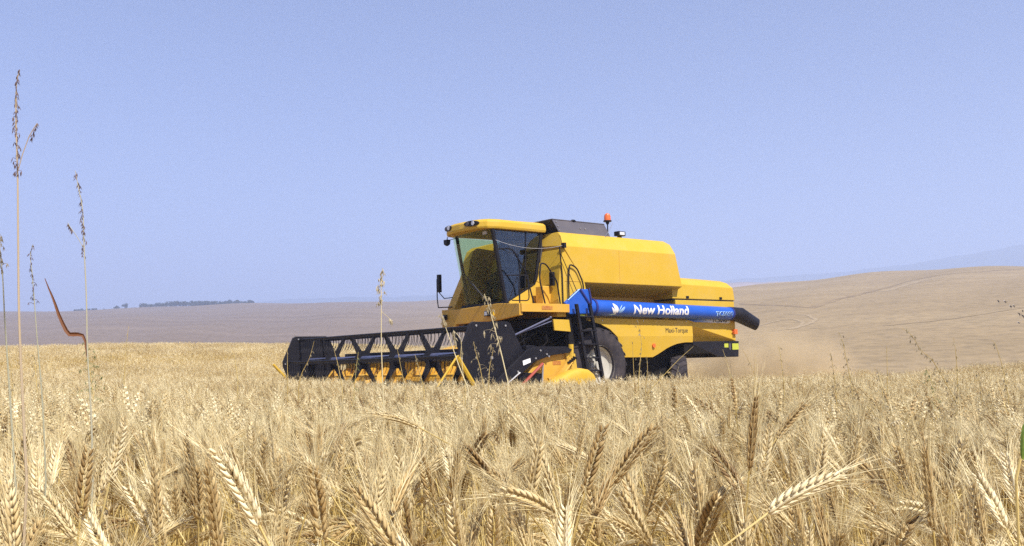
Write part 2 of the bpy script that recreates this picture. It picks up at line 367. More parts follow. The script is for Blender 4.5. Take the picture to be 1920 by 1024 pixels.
# grain tank: hexagonal section, sloped ends
def tank_ring(t):   # t 0 front .. 1 rear ; per level x
    lv = [(0.95, 2.46, -0.30, 3.28), (0.10, 2.707, -0.36, 2.94), (0.10, 3.50, -0.975, 2.74), (0.26, 3.75, -0.88, 2.80-.06), (0.40, 3.85, -0.836, 2.66)]
    ring = [(f*(1-t)+r*t, y, z) for y, z, f, r in lv]
    return ring + [(f*(1-t)+r*t, mir(y), z) for y, z, f, r in reversed(lv)]
mb = MB(); mb.loft([tank_ring(0), tank_ring(0.47), tank_ring(1)])
tank = part(mb, 'grain_tank', Y_, bevel=0.012)
mb = MB(); mb.box(0.772, 0.784, 0.095, 0.10, 2.76, 3.49); part(mb, 'panel_seam', O_, tank)
for zz in (2.62,): pass
# body below the tank front: outer skin ahead of the tube elbow
mb = MB(); mb.prism([(-1.2, 1.93), (-0.30, 1.93), (-0.28, 2.43), (-0.34, 2.704), (-0.955, 3.44), (-1.07, 3.0)], 0.104, mir(0.104))
part(mb, 'front_body', Y_, bevel=0.01)
mb = MB(); mb.box(-0.95, -0.42, 0.097, 0.104, 2.716, 2.722); part(mb, 'panel_seam', O_, tank)
mb = MB(); mb.prism([(-0.3, 1.9), (3.2, 1.9), (3.2, 2.47), (-0.3, 2.47)], 0.94, mir(0.94)); part(mb, 'inner_body', O_)
# tank extension (dark) flaring panels
def fr(z, s=0): # front/rear x and y inset for extension level
    t = (z-3.85)/0.31
    return (-0.78-0.12*t, 0.84-0.10*t, 0.42+0.10*t)
mb = MB(); r1 = []; r2 = []
for z, rr in ((3.83, r1), (4.155, r2)):
    x0, x1, y0 = fr(z); rr += [(x0, y0, z), (x1, y0, z), (x1, mir(y0), z), (x0, mir(y0), z)]
rin1 = [(x+(.02 if x < 0 else -.02), y+(.02 if y < YC else -.02), z) for x, y, z in r1]; rin2 = [(x+(.02 if x < 0 else -.02), y+(.02 if y < YC else -.02), z) for x, y, z in r2]
mb.loft([rin1, r1, r2, rin2, rin1], cap=False)
mb.mi = 0
for a, b2 in ((r2[0], r2[1]), (r2[1], r2[2]), (r2[2], r2[3]), (r2[3], r2[0])): mb.tube([a, b2], 0.014, 6)
ext = part(mb, 'tank_extension', MT['grey'], tank)
for x, z in ((-.80, 4.10), (-.78, 4.0), (-.76, 3.9), (-.09, 3.99), (.06, 3.985)):
    mb = MB(); mb.ball((x, 0.40+(z-3.83)*.32, z), 0.016, 6); part(mb, 'bolt', MT['steel'], tank)
mb = MB(); mb.ball((-0.24, 0.53, 4.165), 0.06, 10, (1.2, .8, .5)); part(mb, 'hinge', K_, tank)
# front plate of the extension is black
mb = MB(); x0, x1, y0 = fr(3.84); xa, xb, ya = fr(4.15)
mb.add([(x0-.012, y0, 3.84), (xa-.012, ya, 4.15), (xa-.012, mir(ya), 4.15), (x0-.012, mir(y0), 3.84), (x0-.002, y0, 3.84), (xa-.002, ya, 4.15), (xa-.002, mir(ya), 4.15), (x0-.002, mir(y0), 3.84)],
       [(0,1,2,3),(7,6,5,4),(0,4,5,1),(1,5,6,2),(2,6,7,3),(3,7,4,0)])
part(mb, 'front_plate', K_, tank)
# beacon
mb = MB(); mb.tube([(0.93, .6, 3.84), (0.94, .6, 4.20)], 0.016, 8); mb.tube([(0.94, .6, 4.18), (0.94, .6, 4.24)], [0.03, 0.05], 12); mb.tube([(0.94, .6, 4.24), (0.94, .6, 4.27)], 0.098, 18)
bc = part(mb, 'beacon', K_, smooth=True)
mb = MB(); mb.tube([(0.94, .6, 4.27), (0.94, .6, 4.37), (0.94, .6, 4.42), (.94, .6, 4.445)], [0.082, 0.078, 0.06, 0.02], 18); part(mb, 'beacon_lens', MT['orange'], bc, smooth=True)
# work lamp on the tank
mb = MB(); mb.box(1.27, 1.38, .57, .63, 3.84, 3.91); mb.prism_x([(.52, 3.92), (.68, 3.92), (.68, 4.03), (.52, 4.03)], 1.22, 1.46)
wl = part(mb, 'work_lamp', K_, bevel=0.01); mb = MB(); mb.box(1.26, 1.42, .514, .522, 3.94, 4.01); part(mb, 'lens', MT['lens'], wl)
# loose wire from cab over the tank to the beacon
def sag(a, b2, s, n=14): return [(a[0]+(b2[0]-a[0])*t, a[1]+(b2[1]-a[1])*t, a[2]+(b2[2]-a[2])*t - s*4*t*(1-t)) for t in np.linspace(0, 1, n)]
mb = MB(); mb.tube(sag((-1.0, .085, 3.50), (0.92, .40, 4.18), 0.42), 0.0055, 5); mb.tube(sag((-2.35, .74, 3.62), (-1.0, .085, 3.50), 0.12), 0.0055, 5)
part(mb, 'beacon_cable', MT['steel'])

# engine hood and rear body
def hood_ring(x, dz=0):
    lv = [(0.30, 2.425), (0.30, 2.80), (0.42, 2.93), (0.62, 3.0)]
    r = [(x, y, z+(dz if i else 0)) for i, (y, z) in enumerate(lv)]
    return r + [(x, mir(y), z) for (_, y, z) in reversed(r)]
mb = MB(); rr = hood_ring(5.24); rr = [(x-(0.0 if z < 2.5 else .06 if z < 2.8 else .16), y, z) for x, y, z in hood_ring(5.24, -.045)]
mb.loft([hood_ring(2.8), hood_ring(4.0, -.02), rr]); hood = part(mb, 'engine_hood', Y_, bevel=0.015)
mb = MB(); mb.box(2.82, 5.2, .315, mir(.315), 2.395, 2.425); part(mb, 'hood_seal', K_, hood)
# lower rear body with a folded-under skirt
def rb(x, zt, zf, zb, yb):
    lv = [(0.30, zt), (0.30, zf), (yb, zb)]
    r = [(x, y, z) for y, z in lv]; return r + [(x, mir(y), z) for (_, y, z) in reversed(r)]
mb = MB(); mb.loft([rb(2.9, 2.395, 1.74, 1.365, .62), rb(3.6, 2.395, 1.73, 1.365, .62), rb(5.06, 2.395, 1.41, 1.362, .36), rb(5.2, 2.395, 1.40, 1.36, .30)])
rear = part(mb, 'rear_body', Y_, bevel=0.008)
# side decal band with gradient from blue to white
m, n, b = new_mat('decal_band'); tc = N(n, 'ShaderNodeTexCoord'); sp = N(n, 'ShaderNodeSeparateXYZ'); mr = N(n, 'ShaderNodeMapRange')
mr.inputs['From Min'].default_value = 3.5; mr.inputs['From Max'].default_value = 4.3
n.links.new(tc.outputs['Object'], sp.inputs[0]); n.links.new(sp.outputs['X'], mr.inputs['Value'])
n.links.new(ramp(n, mr.outputs[0], [(0.0, (0.01, 0.10, 0.5)), (0.5, (0.25, 0.35, 0.62)), (1.0, (0.74, 0.74, 0.76))]), b.inputs['Base Color']); b.inputs['Roughness'].default_value = 0.4
mb = MB(); mb.prism([(2.82, 2.0), (4.98, 1.95), (5.0, 1.86), (4.93, 1.825), (3.6, 1.85)], 0.292, 0.298); part(mb, 'decal_band', m, rear)
# rear bumper and lights
mb = MB(); mb.prism([(3.49, 1.362), (5.31, 1.362), (5.27, 0.95), (4.42, 0.975), (3.49, 1.28)], 0.29, 0.33); mb.box(5.24, 5.31, .33, mir(.33), .95, 1.36); mb.prism([(3.49, 1.362), (5.31, 1.362), (5.27, 0.95), (4.42, 0.975), (3.49, 1.28)], mir(.33), mir(.29))
bump = part(mb, 'rear_bumper', K_, bevel=0.008)
for i, (xa, xb, za, zb_) in enumerate(((5.02, 5.28, 1.14, 1.30), (4.70, 4.86, 1.20, 1.30), (4.90, 4.96, 1.14, 1.30))):
    mb = MB(); mb.box(xa, xb, .283, .289, za, zb_); part(mb, 'reflector', MT['hivis'] if i < 2 else MT['grey'], bump)
mb = MB(); mb.box(5.06, 5.19, .22, .29, 1.54, 1.67); mb.tube([(5.02, .26, 1.60), (5.08, .26, 1.60)], .012, 6); part(mb, 'indicator_lamp', MT['orange'], rear, bevel=0.015)
mb = MB(); mb.tube([(5.27, .5, 1.05), (5.5, .5, 1.03)], 0.02, 6); part(mb, 'tow_pin', MT['steel'], bump)
# side panels with wheel arch
def side_panel(y0, y1, sgn):
    mb = MB()
    pts = [(-.15, 1.86), (0.05, 1.925), (1.6, 1.905), (3.34, 1.885), (3.435, 1.77), (3.445, 1.49), (3.45, 1.34), (3.2, 1.342), (3.04, 1.33), (2.86, 1.305), (2.69, 1.262), (2.52, 1.205), (2.37, 1.135), (2.2, 1.06), (2.03, .995), (.95, 1.01), (.9, 1.2), (.78, 1.49), (.55, 1.66), (.25, 1.78)]
    lean = lambda x, z: sgn*max(0, 1.485-z)*0.16
    # split at the crease: upper flat part and lower leaning part
    up = [p for p in pts if p[1] >= 1.48]; n = len(pts)
    top = [(-.15, 1.86), (0.05, 1.925), (1.6, 1.905), (3.34, 1.885), (3.435, 1.77), (3.447, 1.485), (.785, 1.485), (.55, 1.66), (.25, 1.78)]
    low = [(.785, 1.485), (3.447, 1.485), (3.45, 1.34), (3.2, 1.342), (3.04, 1.33), (2.86, 1.305), (2.69, 1.262), (2.52, 1.205), (2.37, 1.135), (2.2, 1.06), (2.03, .995), (.95, 1.01), (.9, 1.2)]
    mb.prism(top, y0, y1); mb.prism(low, y0, y1, lean)
    return mb
sp_ = part(side_panel(.25, .29, 1), 'side_panel', Y_, bevel=0.006)
part(side_panel(mir(.29), mir(.25), -1), 'side_panel', Y_, bevel=0.006)
mb = MB(); mb.tube([(2.02, .285, 1.275), (2.02, .25, 1.275)], 0.05, 16); part(mb, 'latch', MT['orange'], sp_, smooth=True)
# chassis core
mb = MB(); mb.box(-1.15, 3.0, .74, mir(.74), .45, 1.9); mb.box(2.9, 3.9, .95, mir(.95), .62, 1.36); mb.box(3.5, 5.2, .6, mir(.6), 1.05, 1.36); mb.box(-1.9, -1.0, .9, mir(.9), 1.05, 1.84)
mb.box(-1.9, 0.4, .30, mir(.30), 1.72, 1.86)
part(mb, 'chassis', C_, bevel=0.02)
mb = MB(); mb.box(2.9, 3.45, .55, mir(.55), .42, .58); part(mb, 'axle', C_); mb = MB(); mb.box(-.14, .1, .5, mir(.5), .72, .92); part(mb, 'axle', C_)

mb = MB(); mb.box(1.55, 1.556, .2465, .25, 1.49, 1.90); part(mb, 'panel_seam', O_, sp_)
for x in (.30, 1.45, 1.66, 3.2):
    mb = MB(); mb.tube([(x, .25, 1.86), (x, .238, 1.86)], .014, 8); part(mb, 'bolt', MT['steel'], sp_)
for x in (3.3, 4.6):
    mb = MB(); mb.box(x, x+.10, .286, .30, 2.44, 2.50); part(mb, 'hood_catch', K_, hood)

# lettering
def text_mesh(body, size, offset=0.0, sx=1.0, shear=0.0):
    c = bpy.data.curves.new('txt', 'FONT'); c.body = body; c.size = size; c.offset = offset; c.shear = shear; c.resolution_u = 4
    o = bpy.data.objects.new('txt', c); COL.objects.link(o); dg = bpy.context.evaluated_depsgraph_get()
    me = bpy.data.meshes.new_from_object(o.evaluated_get(dg)); bpy.data.objects.remove(o)
    V = [(v.co.x*sx, v.co.y) for v in me.vertices]; Fc = [tuple(p.vertices) for p in me.polygons]; bpy.data.meshes.remove(me)
    return V, Fc
def fit_text(body, x0, x1, z0, z1, fn, name, mat, parent, offset=0.0, shear=0.0):
    V, Fc = text_mesh(body, 1.0, offset, 1.0, shear)
    xs = [v[0] for v in V]; ys = [v[1] for v in V]; a, b2, c, d = min(xs), max(xs), min(ys), max(ys)
    # subdivide so it can wrap a tube
    bm = bmesh.new(); bv = [bm.verts.new((v[0], v[1], 0)) for v in V]
    for f in Fc:
        try: bm.faces.new([bv[i] for i in f])
        except ValueError: pass
    for kk in range(1, 12):
        y = c+(d-c)*kk/12; g = list(bm.verts)+list(bm.edges)+list(bm.faces)
        bmesh.ops.bisect_plane(bm, geom=g, plane_co=(0, y, 0), plane_no=(0, 1, 0))
    me = bpy.data.meshes.new(name)
    for v in bm.verts:
        X = x0+(v.co.x-a)/(b2-a)*(x1-x0); Z = z0+(v.co.y-c)/(d-c)*(z1-z0); v.co = fn(X, Z)
    bm.to_mesh(me); bm.free(); me.materials.append(mat)
    o = bpy.data.objects.new(name, me); COL.objects.link(o); o.parent = parent
    md = o.modifiers.new('s', 'SOLIDIFY'); md.thickness = 0.003; md.offset = 0
    return o
# unloading tube
def tube_c(x): return 2.155 - 0.0165*(x+.4)
def tube_r(x): return 0.186 - 0.0036*(x+.4)
YT = 0.19   # tube axis
mb = MB(); mb.tube([(x, YT, tube_c(x)) for x in (-.35, 1.2, 3, 4.86)], [tube_r(x) for x in (-.35, 1.2, 3, 4.86)], 40)
ut = part(mb, 'unloading_tube', MT['blue'], smooth=True)
mb = MB(); mb.tube([(-.10, YT, tube_c(-.1)), (-.045, YT, tube_c(-.05))], tube_r(0)+.022, 32); part(mb, 'collar', MT['navy'], ut, smooth=True); mb = MB(); mb.tube([(4.82, YT, tube_c(4.82)), (4.87, YT, tube_c(4.87))], tube_r(4.8)+.012, 32); part(mb, 'collar', MT['navy'], ut, smooth=True)
mb = MB()
def spout_ring(x, z, r, tilt):
    yaw = max(0, (x-5.2))*.75
    return [(x + math.sin(yaw)*r*math.cos(t) + math.sin(tilt)*r*math.sin(t), YT - max(0, x-5.2)*.12 + math.cos(yaw)*r*math.cos(t), z + math.cos(tilt)*r*math.sin(t)) for t in np.linspace(0, 2*PI, 29)[:-1]]
so = [(4.86, 2.07, .172, 0), (4.98, 2.066, .178, .05), (5.26, 2.035, .205, .30), (5.55, 1.915, .190, .40), (5.86, 1.79, .172, .45)]
mb.loft([spout_ring(*q) for q in so] + [spout_ring(x, z, r-.012, t) for x, z, r, t in reversed(so)], cap=False)
part(mb, 'spout', K_, ut, smooth=True, fix=False)
# the tube is drawn at Y=0 in front of YT-r ; lettering wraps its near side
def on_tube(X, Z):
    r = tube_r(X)+.003; dz = max(-.98, min(.98, (Z-tube_c(X))/r)); a = math.asin(dz)
    return Vector((X, YT-r*math.cos(a), Z))
fit_text('New Holland', 1.13, 3.05, 2.005, 2.225, on_tube, 'lettering', MT['white'], ut, offset=0.024)
fit_text('TC5090', 4.10, 4.79, 1.99, 2.11, lambda X, Z: on_tube(X, Z)+Vector((0, .001, 0)), 'lettering', MT['palelogo'], ut, offset=0.035)
fit_text('TC5090', 4.13, 4.78, 1.995, 2.10, lambda X, Z: on_tube(X, Z)+Vector((0, -.004, 0)), 'lettering', MT['navy'], ut, offset=0.0)
fit_text('TC5090', 4.25, 4.85, 1.845, 1.955, lambda X, Z: Vector((X, .288, Z)), 'lettering', MT['ink'], rear, offset=0.012)
fit_text('Maxi-Torque', 2.44, 3.25, 1.545, 1.70, lambda X, Z: Vector((X, .247, Z)), 'lettering', MT['ink'], sp_, offset=0.0)
# leaf emblem : petals fanning from one foot
mb = MB()
def petal(x0, z0, ang, L, W, bend=0.0):
    pts = []
    for t in np.linspace(0, 1, 9):
        w = W*math.sin(PI*min(1, t**.8))**.8; a = ang+bend*t; pts.append((x0+L*t*math.cos(a), z0+L*t*math.sin(a), w, a))
    l = [on_tube(x-w*math.sin(a), z+w*math.cos(a)) for x, z, w, a in pts]; r = [on_tube(x+w*math.sin(a), z-w*math.cos(a)) for x, z, w, a in pts]
    c = [on_tube(x, z) for x, z, w, a in pts]; n_ = len(pts)
    mb.add(l+c+r, [(i, i+1, n_+i+1, n_+i) for i in range(n_-1)]+[(n_+i, n_+i+1, 2*n_+i+1, 2*n_+i) for i in range(n_-1)])
mb.mi = 0
petal(.60, 2.03, R_(118), .27, .055, .15); petal(.57, 2.0, R_(150), .24, .035, -.2)
mb.mi = 1
petal(.62, 2.04, R_(72), .22, .012, -.3); petal(.64, 2.03, R_(50), .24, .014, -.2); petal(.66, 2.02, R_(30), .22, .01, .2); petal(.56, 1.99, R_(172), .22, .012, .2)
o = part(mb, 'leaf_emblem', [MT['white'], MT['palelogo']], ut)
# elbow / gearbox housing of the tube
mb = MB(); mb.prism([(-1.02, 2.23), (-.66, 2.48), (-.56, 2.545), (-.32, 2.55), (-.22, 2.40), (-.2, 2.0), (-.9, 1.98)], 0.02, .40)
elb = part(mb, 'tube_elbow', MT['blue'], bevel=0.02)
mb = MB(); mb.prism([(-.60, 2.54), (-.565, 2.555), (-.28, 2.22), (-.31, 2.2)], -.012, 0.0); mb.prism([(-.33, 2.57), (-.30, 2.57), (-.235, 2.22), (-.26, 2.22)], -.012, 0.0); part(mb, 'rib', MT['navy'], elb)
mb = MB(); mb.tube([(-.95, .01, 2.29), (-.60, .01, 2.535)], .010, 6); part(mb, 'edge_trim', MT['palelogo'], elb)

# wheels
def wheel(cx, cz, r, w, rim_r, y_out, sgn, lugs, steer=0):
    """y_out: outer sidewall plane; sgn +1 when the wheel extends towards +Y from it"""
    mb = MB(); s = sgn
    prof = [(rim_r, .05), (rim_r+.05, .015), (rim_r+(r-rim_r)*.45, 0), (r*.93, .03), (r*.965, .09), (r*.97, w*.5), (r*.965, w-.09), (r*.93, w-.03), (rim_r+(r-rim_r)*.45, w), (rim_r, w-.05)]
    mb.lathe([(a, h*s) for a, h in prof], (cx, y_out, cz), 'Y', 56)
    for i in range(lugs):
        for side in (0, 1):
            a0 = 2*PI*(i+.5*side)/lugs; vs = []
            for t in np.linspace(0, 1, 5):
                a = a0 + t*.30; h = (.01 + t*(w*.54)) if side == 0 else (w-.01 - t*(w*.54)); wd = .030
                ri = r*.93 if t == 0 else r*.955; ro = r*(.955 if t == 0 else 1.0)
                for rr, da in ((ri, -wd/r*1.25), (ro, -wd/r*.8), (ro, wd/r*.8), (ri, wd/r*1.25)):
                    vs.append((cx+rr*math.cos(a+da), y_out+h*s, cz+rr*math.sin(a+da)))
            mb.add(vs, [(4*k_+j, 4*k_+j+1, 4*k_+j+5, 4*k_+j+4) for k_ in range(4) for j in range(3)]+[(0,1,2,3),(19,18,17,16)])
    wh = part(mb, 'wheel', MT['rubber'], smooth=True)
    mb = MB(); prof = [(rim_r+.02, .03), (rim_r+.035, .06), (rim_r, .10), (rim_r*.93, .17), (rim_r*.55, .20), (rim_r*.50, .13), (rim_r*.28, .12), (rim_r*.26, .06), (.001, .06), (.001, .26), (rim_r, .26)]
    mb.lathe([(a, h*s) for a, h in prof], (cx, y_out, cz), 'Y', 48)
    for k_ in range(8):
        a = 2*PI*k_/8+.2; mb.tube([(cx+rim_r*.38*math.cos(a), y_out+.10*s, cz+rim_r*.38*math.sin(a)), (cx+rim_r*.38*math.cos(a), y_out+.14*s, cz+rim_r*.38*math.sin(a))], .018, 6)
    rm = part(mb, 'rim', MT['rim'], wh, smooth=True)
    if steer:
        c = Vector((cx, y_out+s*w/2, cz)); T = Matrix.Translation(c) @ Matrix.Rotation(steer, 4, 'Z') @ Matrix.Translation(-c)
        for q_ in (wh, rm): q_.data.transform(T)
wheel(0, .848, .848, .70, .42, 0.0, 1, 22); wheel(0, .848, .848, .70, .42, 3.0, -1, 22)
wheel(3.22, .51, .51, .42, .22, 0.36, 1, 18, R_(42)); wheel(3.22, .51, .51, .42, .22, mir(.36), -1, 18, R_(42))

# platform, steps and rails
mb = MB(); mb.box(-2.28, -.965, .0, .04, 2.02, 2.20); mb.box(-2.28, -.965, .04, .8, 2.165, 2.20); mb.box(-.965, -.92, .0, .8, 2.02, 2.20)
plat = part(mb, 'platform', O_, bevel=0.006)
mb = MB(); mb.prism_x([(0.0, 2.02), (.8, 1.99), (2.92, 2.0), (2.92, 1.70), (2.45, 1.70), (2.40, 1.86), (.8, 1.86), (0.0, 2.0)][:0] or [(.04, 1.95), (.8, 1.88), (2.35, 1.86), (2.40, 1.70), (2.9, 1.68), (2.9, 2.22), (2.3, 2.20), (.8, 2.24), (.04, 2.20)], -2.31, -2.22)
fp = part(mb, 'front_panel', O_, bevel=0.01)
for yy, nm in ((2.74, 'marker_lamp'), (1.10, 'marker_lamp')):
    mb = MB(); mb.box(-2.39, -2.31, yy-.07, yy+.07, 1.98, 2.10); lm = part(mb, nm, K_, bevel=0.008)
    mb = MB(); mb.box(-2.397, -2.39, yy-.045, yy+.045, 2.0, 2.08); part(mb, 'lens', MT['lens'], lm)
mb = MB(); mb.box(-2.36, -2.31, .88, .97, 1.98, 2.08); part(mb, 'indicator_lamp', Y_, fp, bevel=0.01)
STK = painted('faded_red_sticker', (0.42, 0.12, 0.03), 0.5, 0.3, dirt=(.5, .3, .05), dirt_amt=.5, scale=20)
mb = MB(); mb.box(-1.72, -1.42, -.006, -.001, 2.07, 2.15); part(mb, 'warning_sticker', STK, plat)
mb = MB(); mb.prism([(-1.33, 1.63), (-.86, 1.60), (-.90, 1.86), (-1.36, 1.87)], .05, .09); part(mb, 'fender_plate', Y_, plat, bevel=.004)
mb = MB(); mb.box(-1.36, -1.12, .36, .62, 2.2, 2.62); part(mb, 'fluid_tank', O_, plat, bevel=.02)
mb = MB(); mb.box(-1.19, -1.13, .22, .34, 2.62, 2.92); part(mb, 'air_vent', K_, plat)
# leaning yellow wing beside the cab on the far side
mb = MB(); mb.prism([(-.95, 3.84), (-1.42, 3.72), (-1.56, 3.62), (-1.66, 3.40), (-1.74, 3.05), (-2.14, 2.28), (-2.2, 1.70), (-.95, 1.70)], 2.62, 2.90); part(mb, 'side_wing', O_, bevel=.01)
# ladder
lad = MB(); lx = [(-.80, 2.20, -.50, .50), (-.40, 2.22, -.06, .50)]
for xa, za, xb, zb_ in lx: lad.prism([(xa-.035, za), (xa+.035, za), (xb+.035, zb_), (xb-.035, zb_)], -.12, -.06)
for xa, za, xb, zb_ in lx: lad.prism([(xa+.17-.02, za-.6), (xa+.17+.02, za-.6), (xb+.13+.02, zb_), (xb+.13-.02, zb_)], .06, .10)
la = part(lad, 'ladder', K_, bevel=.004)
for z in (1.93, 1.62, 1.32, 1.02, .74):
    t = (2.2-z)/1.7; xo = -.80+.30*t; x2 = -.40+.34*t
    mb = MB(); mb.box(xo, x2, -.14, .08, z-.02, z+.012); part(mb, 'rung', K_, la, bevel=.004)
mb = MB(); mb.prism([(-.98, 2.22), (-.36, 2.24), (-.33, 1.75), (-.70, 1.25), (-.86, 1.25), (-.93, 1.9)], .10, .22); part(mb, 'step_box', C_, la, bevel=.01)
mb = MB(); mb.prism([(-.70, 2.13), (-.43, 2.14), (-.40, 1.93), (-.66, 1.92)], -.062, -.056)
for v_ in range(0): pass
mb.v = [(x, y+.12, z) for x, y, z in mb.v]; part(mb, 'reflector', MT['hivis'], la)
# handrails
def rail(path, r=.017, par=plat): 
    mb = MB(); P = [Vector(p) for p in path]; Q = [P[0]]
    for i in range(1, len(P)-1):
        a, b2, c = P[i-1], P[i], P[i+1]; d1 = (a-b2).normalized()*min(.10, (a-b2).length*.4); d2 = (c-b2).normalized()*min(.10, (c-b2).length*.4)
        for t in (0, .25, .5, .75, 1): Q.append((b2+d1)*(1-t)**2 + b2*2*t*(1-t) + (b2+d2)*t*t)
    Q.append(P[-1]); mb.tube(Q, r, 8); part(mb, 'handrail', K_, par, smooth=True)
rail([(-.88, .05, 2.2), (-.88, .05, 2.7), (-.84, .05, 3.10), (-.62, .05, 3.02), (-.44, .05, 2.68), (-.44, .05, 2.2)])
rail([(-1.58, .05, 2.2), (-1.72, .05, 2.72), (-1.68, .05, 3.08), (-1.52, .05, 3.06), (-1.22, .05, 2.70), (-1.12, .05, 2.04)])
rail([(-1.10, .07, 3.46), (-1.04, .07, 2.85), (-1.04, .07, 2.2)], .014); rail([(-1.08, .05, 3.30), (-.66, .02, 2.48)], .009)
rail([(-2.62, .30, 3.36), (-2.42, .10, 3.36), (-2.08, .10, 2.92), (-1.98, .10, 2.62), (-1.80, .10, 2.03)])
rail([(-2.62, .12, 2.79), (-2.0, .10, 2.80)], .013); rail([(-2.45, .10, 2.26), (-1.98, .10, 2.26), (-2.0, .10, 2.80)], .013); rail([(-2.22, .10, 3.1), (-2.24, .10, 2.2)], .011)
rail([(-2.52, .12, 2.24), (-2.28, .10, 2.80), (-2.24, .1, 2.0)], .009)
mb = MB(); mb.box(-1.0, -.93, .03, .12, 3.45, 3.56); part(mb, 'rail_clamp', K_, plat)

# ---- cab
YN, YF = .77, 2.26       # near and far side
def cab_pts(y):   # side outline of the cab box (X,Z)
    return dict(At=(-2.41, 3.84), Ab=(-2.08, 2.26), Bt=(-.99, 3.86), Bb=(-1.25, 2.70), Fr=(-1.25, 2.20))
p = cab_pts(0)
root_cab = MB()
# rear wall and floor and inner console
root_cab.box(-1.02, -.95, YN+.05, YF-.05, 2.2, 3.0); root_cab.box(-1.02, -.95, YN+.05, YN+.3, 3.0, 3.85); root_cab.box(-2.1, -.98, YN+.02, YF-.02, 2.18, 2.26)
cabo = part(root_cab, 'cab', MT['cabin'])
mb = MB(); mb.prism([(-1.98, 2.21), (-.96, 2.21), (-1.0, 3.1), (-1.18, 2.78), (-1.25, 2.66), (-2.0, 2.28)], YN-.01, YN+.02); part(mb, 'lower_side_panel', Y_, cabo); mb = MB(); mb.prism([(-2.05, 2.21), (-.96, 2.21), (-1.0, 3.1), (-1.25, 2.66), (-2.05, 2.28)], YF-.02, YF+.01); part(mb, 'lower_side_panel', Y_, cabo)
# pillars
def bar(a, b2, wx, wy, m=K_, nm='pillar'):
    mb = MB(); A, B = Vector(a), Vector(b2)
    ring = lambda c: [(c.x-wx, c.y-wy, c.z), (c.x+wx, c.y-wy, c.z), (c.x+wx, c.y+wy, c.z), (c.x-wx, c.y+wy, c.z)]
    mb.loft([ring(A), ring(B)]); return part(mb, nm, m, cabo, bevel=.008)
bar((-2.38, YN+.03, 3.86), (-2.06, YN+.03, 2.24), .035, .035)
bar((-2.36, YF-.09, 3.86), (-2.06, YF-.09, 2.24), .03, .03)
bar((-.98, YN+.03, 3.88), (-1.22, YN+.03, 2.68), .035, .03); bar((-.98, YF-.03, 3.88), (-1.22, YF-.03, 2.68), .035, .03)
bar((-1.45, YN+.02, 3.88), (-1.52, YN+.02, 2.55), .012, .015)
bar((-2.04, YN+.03, 2.27), (-1.25, YN+.03, 2.70), .03, .02, K_, 'window_frame')
bar((-2.38, YN+.03, 3.845), (-.98, YN+.03, 3.86), .02, .03, K_, 'window_frame')
mb = MB(); mb.prism([(-1.02, 3.86), (-1.24, 2.70), (-1.50, 2.57), (-1.42, 3.05), (-1.36, 3.3), (-1.30, 3.86)], YN+.035, YN+.045); part(mb, 'rear_quarter_shade', MT['cabin'], cabo)
# glass
def quad_slab(pts, nrm, th, name, mat, parent):
    mb = MB(); nv = Vector(nrm)*th; n_ = len(pts)
    mb.add([Vector(q) for q in pts]+[Vector(q)+nv for q in pts], [tuple(range(n_)), tuple(range(2*n_-1, n_-1, -1))]+[(i, i+n_, (i+1) % n_+n_, (i+1) % n_) for i in range(n_)])
    return part(mb, name, mat, parent)
# windshield: curved sheet from near pillar to the far corner
mb = MB(); ys_ = np.linspace(YN+.05, YF+.02, 13); rr = []
for th in (0, .008):
    ring = []
    for yv in ys_:
        t = (yv-YN)/(YF-YN); bow = -.10*math.sin(PI*t)+.0
        ring.append((yv, bow+th))
    rr.append(ring)
vs_ = []
for ring in rr:
    for yv, bx in ring: vs_.append((-2.40+bx, yv, 3.86)); vs_.append((-2.08+bx, yv, 2.24))
n_ = len(ys_)*2; fs_ = []
for i in range(len(ys_)-1):
    fs_.append((2*i, 2*i+1, 2*i+3, 2*i+2)); fs_.append((n_+2*i, n_+2*i+2, n_+2*i+3, n_+2*i+1))
mb.add(vs_, fs_); part(mb, 'windscreen', MT['glass'], cabo, smooth=True)
quad_slab([(-2.36, YN+.02, 3.84), (-1.02, YN+.02, 3.84), (-1.25, YN+.02, 2.70), (-2.05, YN+.02, 2.28)], (0, 1, 0), .008, 'door_window', MT['doorglass'], cabo)
quad_slab([(-2.36, YF-.02, 3.84), (-1.02, YF-.02, 3.84), (-1.25, YF-.02, 2.70), (-2.05, YF-.02, 2.28)], (0, -1, 0), .008, 'side_window', MT['glass'], cabo)
# lower dark sill of the windscreen
mb = MB(); mb.box(-2.20, -2.0, YN+.05, YF, 2.20, 2.285); part(mb, 'windscreen_sill', K_, cabo)
# roof: visor-like, rounded front
def roof_ring(z, ins, drop=0):
    pts = []
    outl = [(-.90, .72), (-1.6, .70), (-2.25, .71), (-2.52, .80), (-2.66, .98), (-2.74, 1.22), (-2.77, 1.5), (-2.76, 1.80), (-2.70, 2.05), (-2.58, 2.26), (-2.38, 2.37), (-1.6, 2.37), (-.90, 2.33)]
    cx_, cy_ = -1.75, 1.53
    for x, y in outl:
        dx, dy = cx_-x, cy_-y; L = math.hypot(dx, dy); fz = z
        if drop: fz = z - drop*max(0, (-2.1-x)/.65)*max(0, (y-1.1)/1.2)
        pts.append((x+dx/L*ins, y+dy/L*ins, fz))
    return pts
mb = MB(); mb.loft([roof_ring(3.868, .10, .02), roof_ring(3.872, .02, .03), roof_ring(3.92, 0, .02), roof_ring(4.03, .01), roof_ring(4.075, .06), roof_ring(4.11, .22), roof_ring(4.135, .5)])
roof = part(mb, 'cab_roof', Y_, smooth=False, bevel=.012)
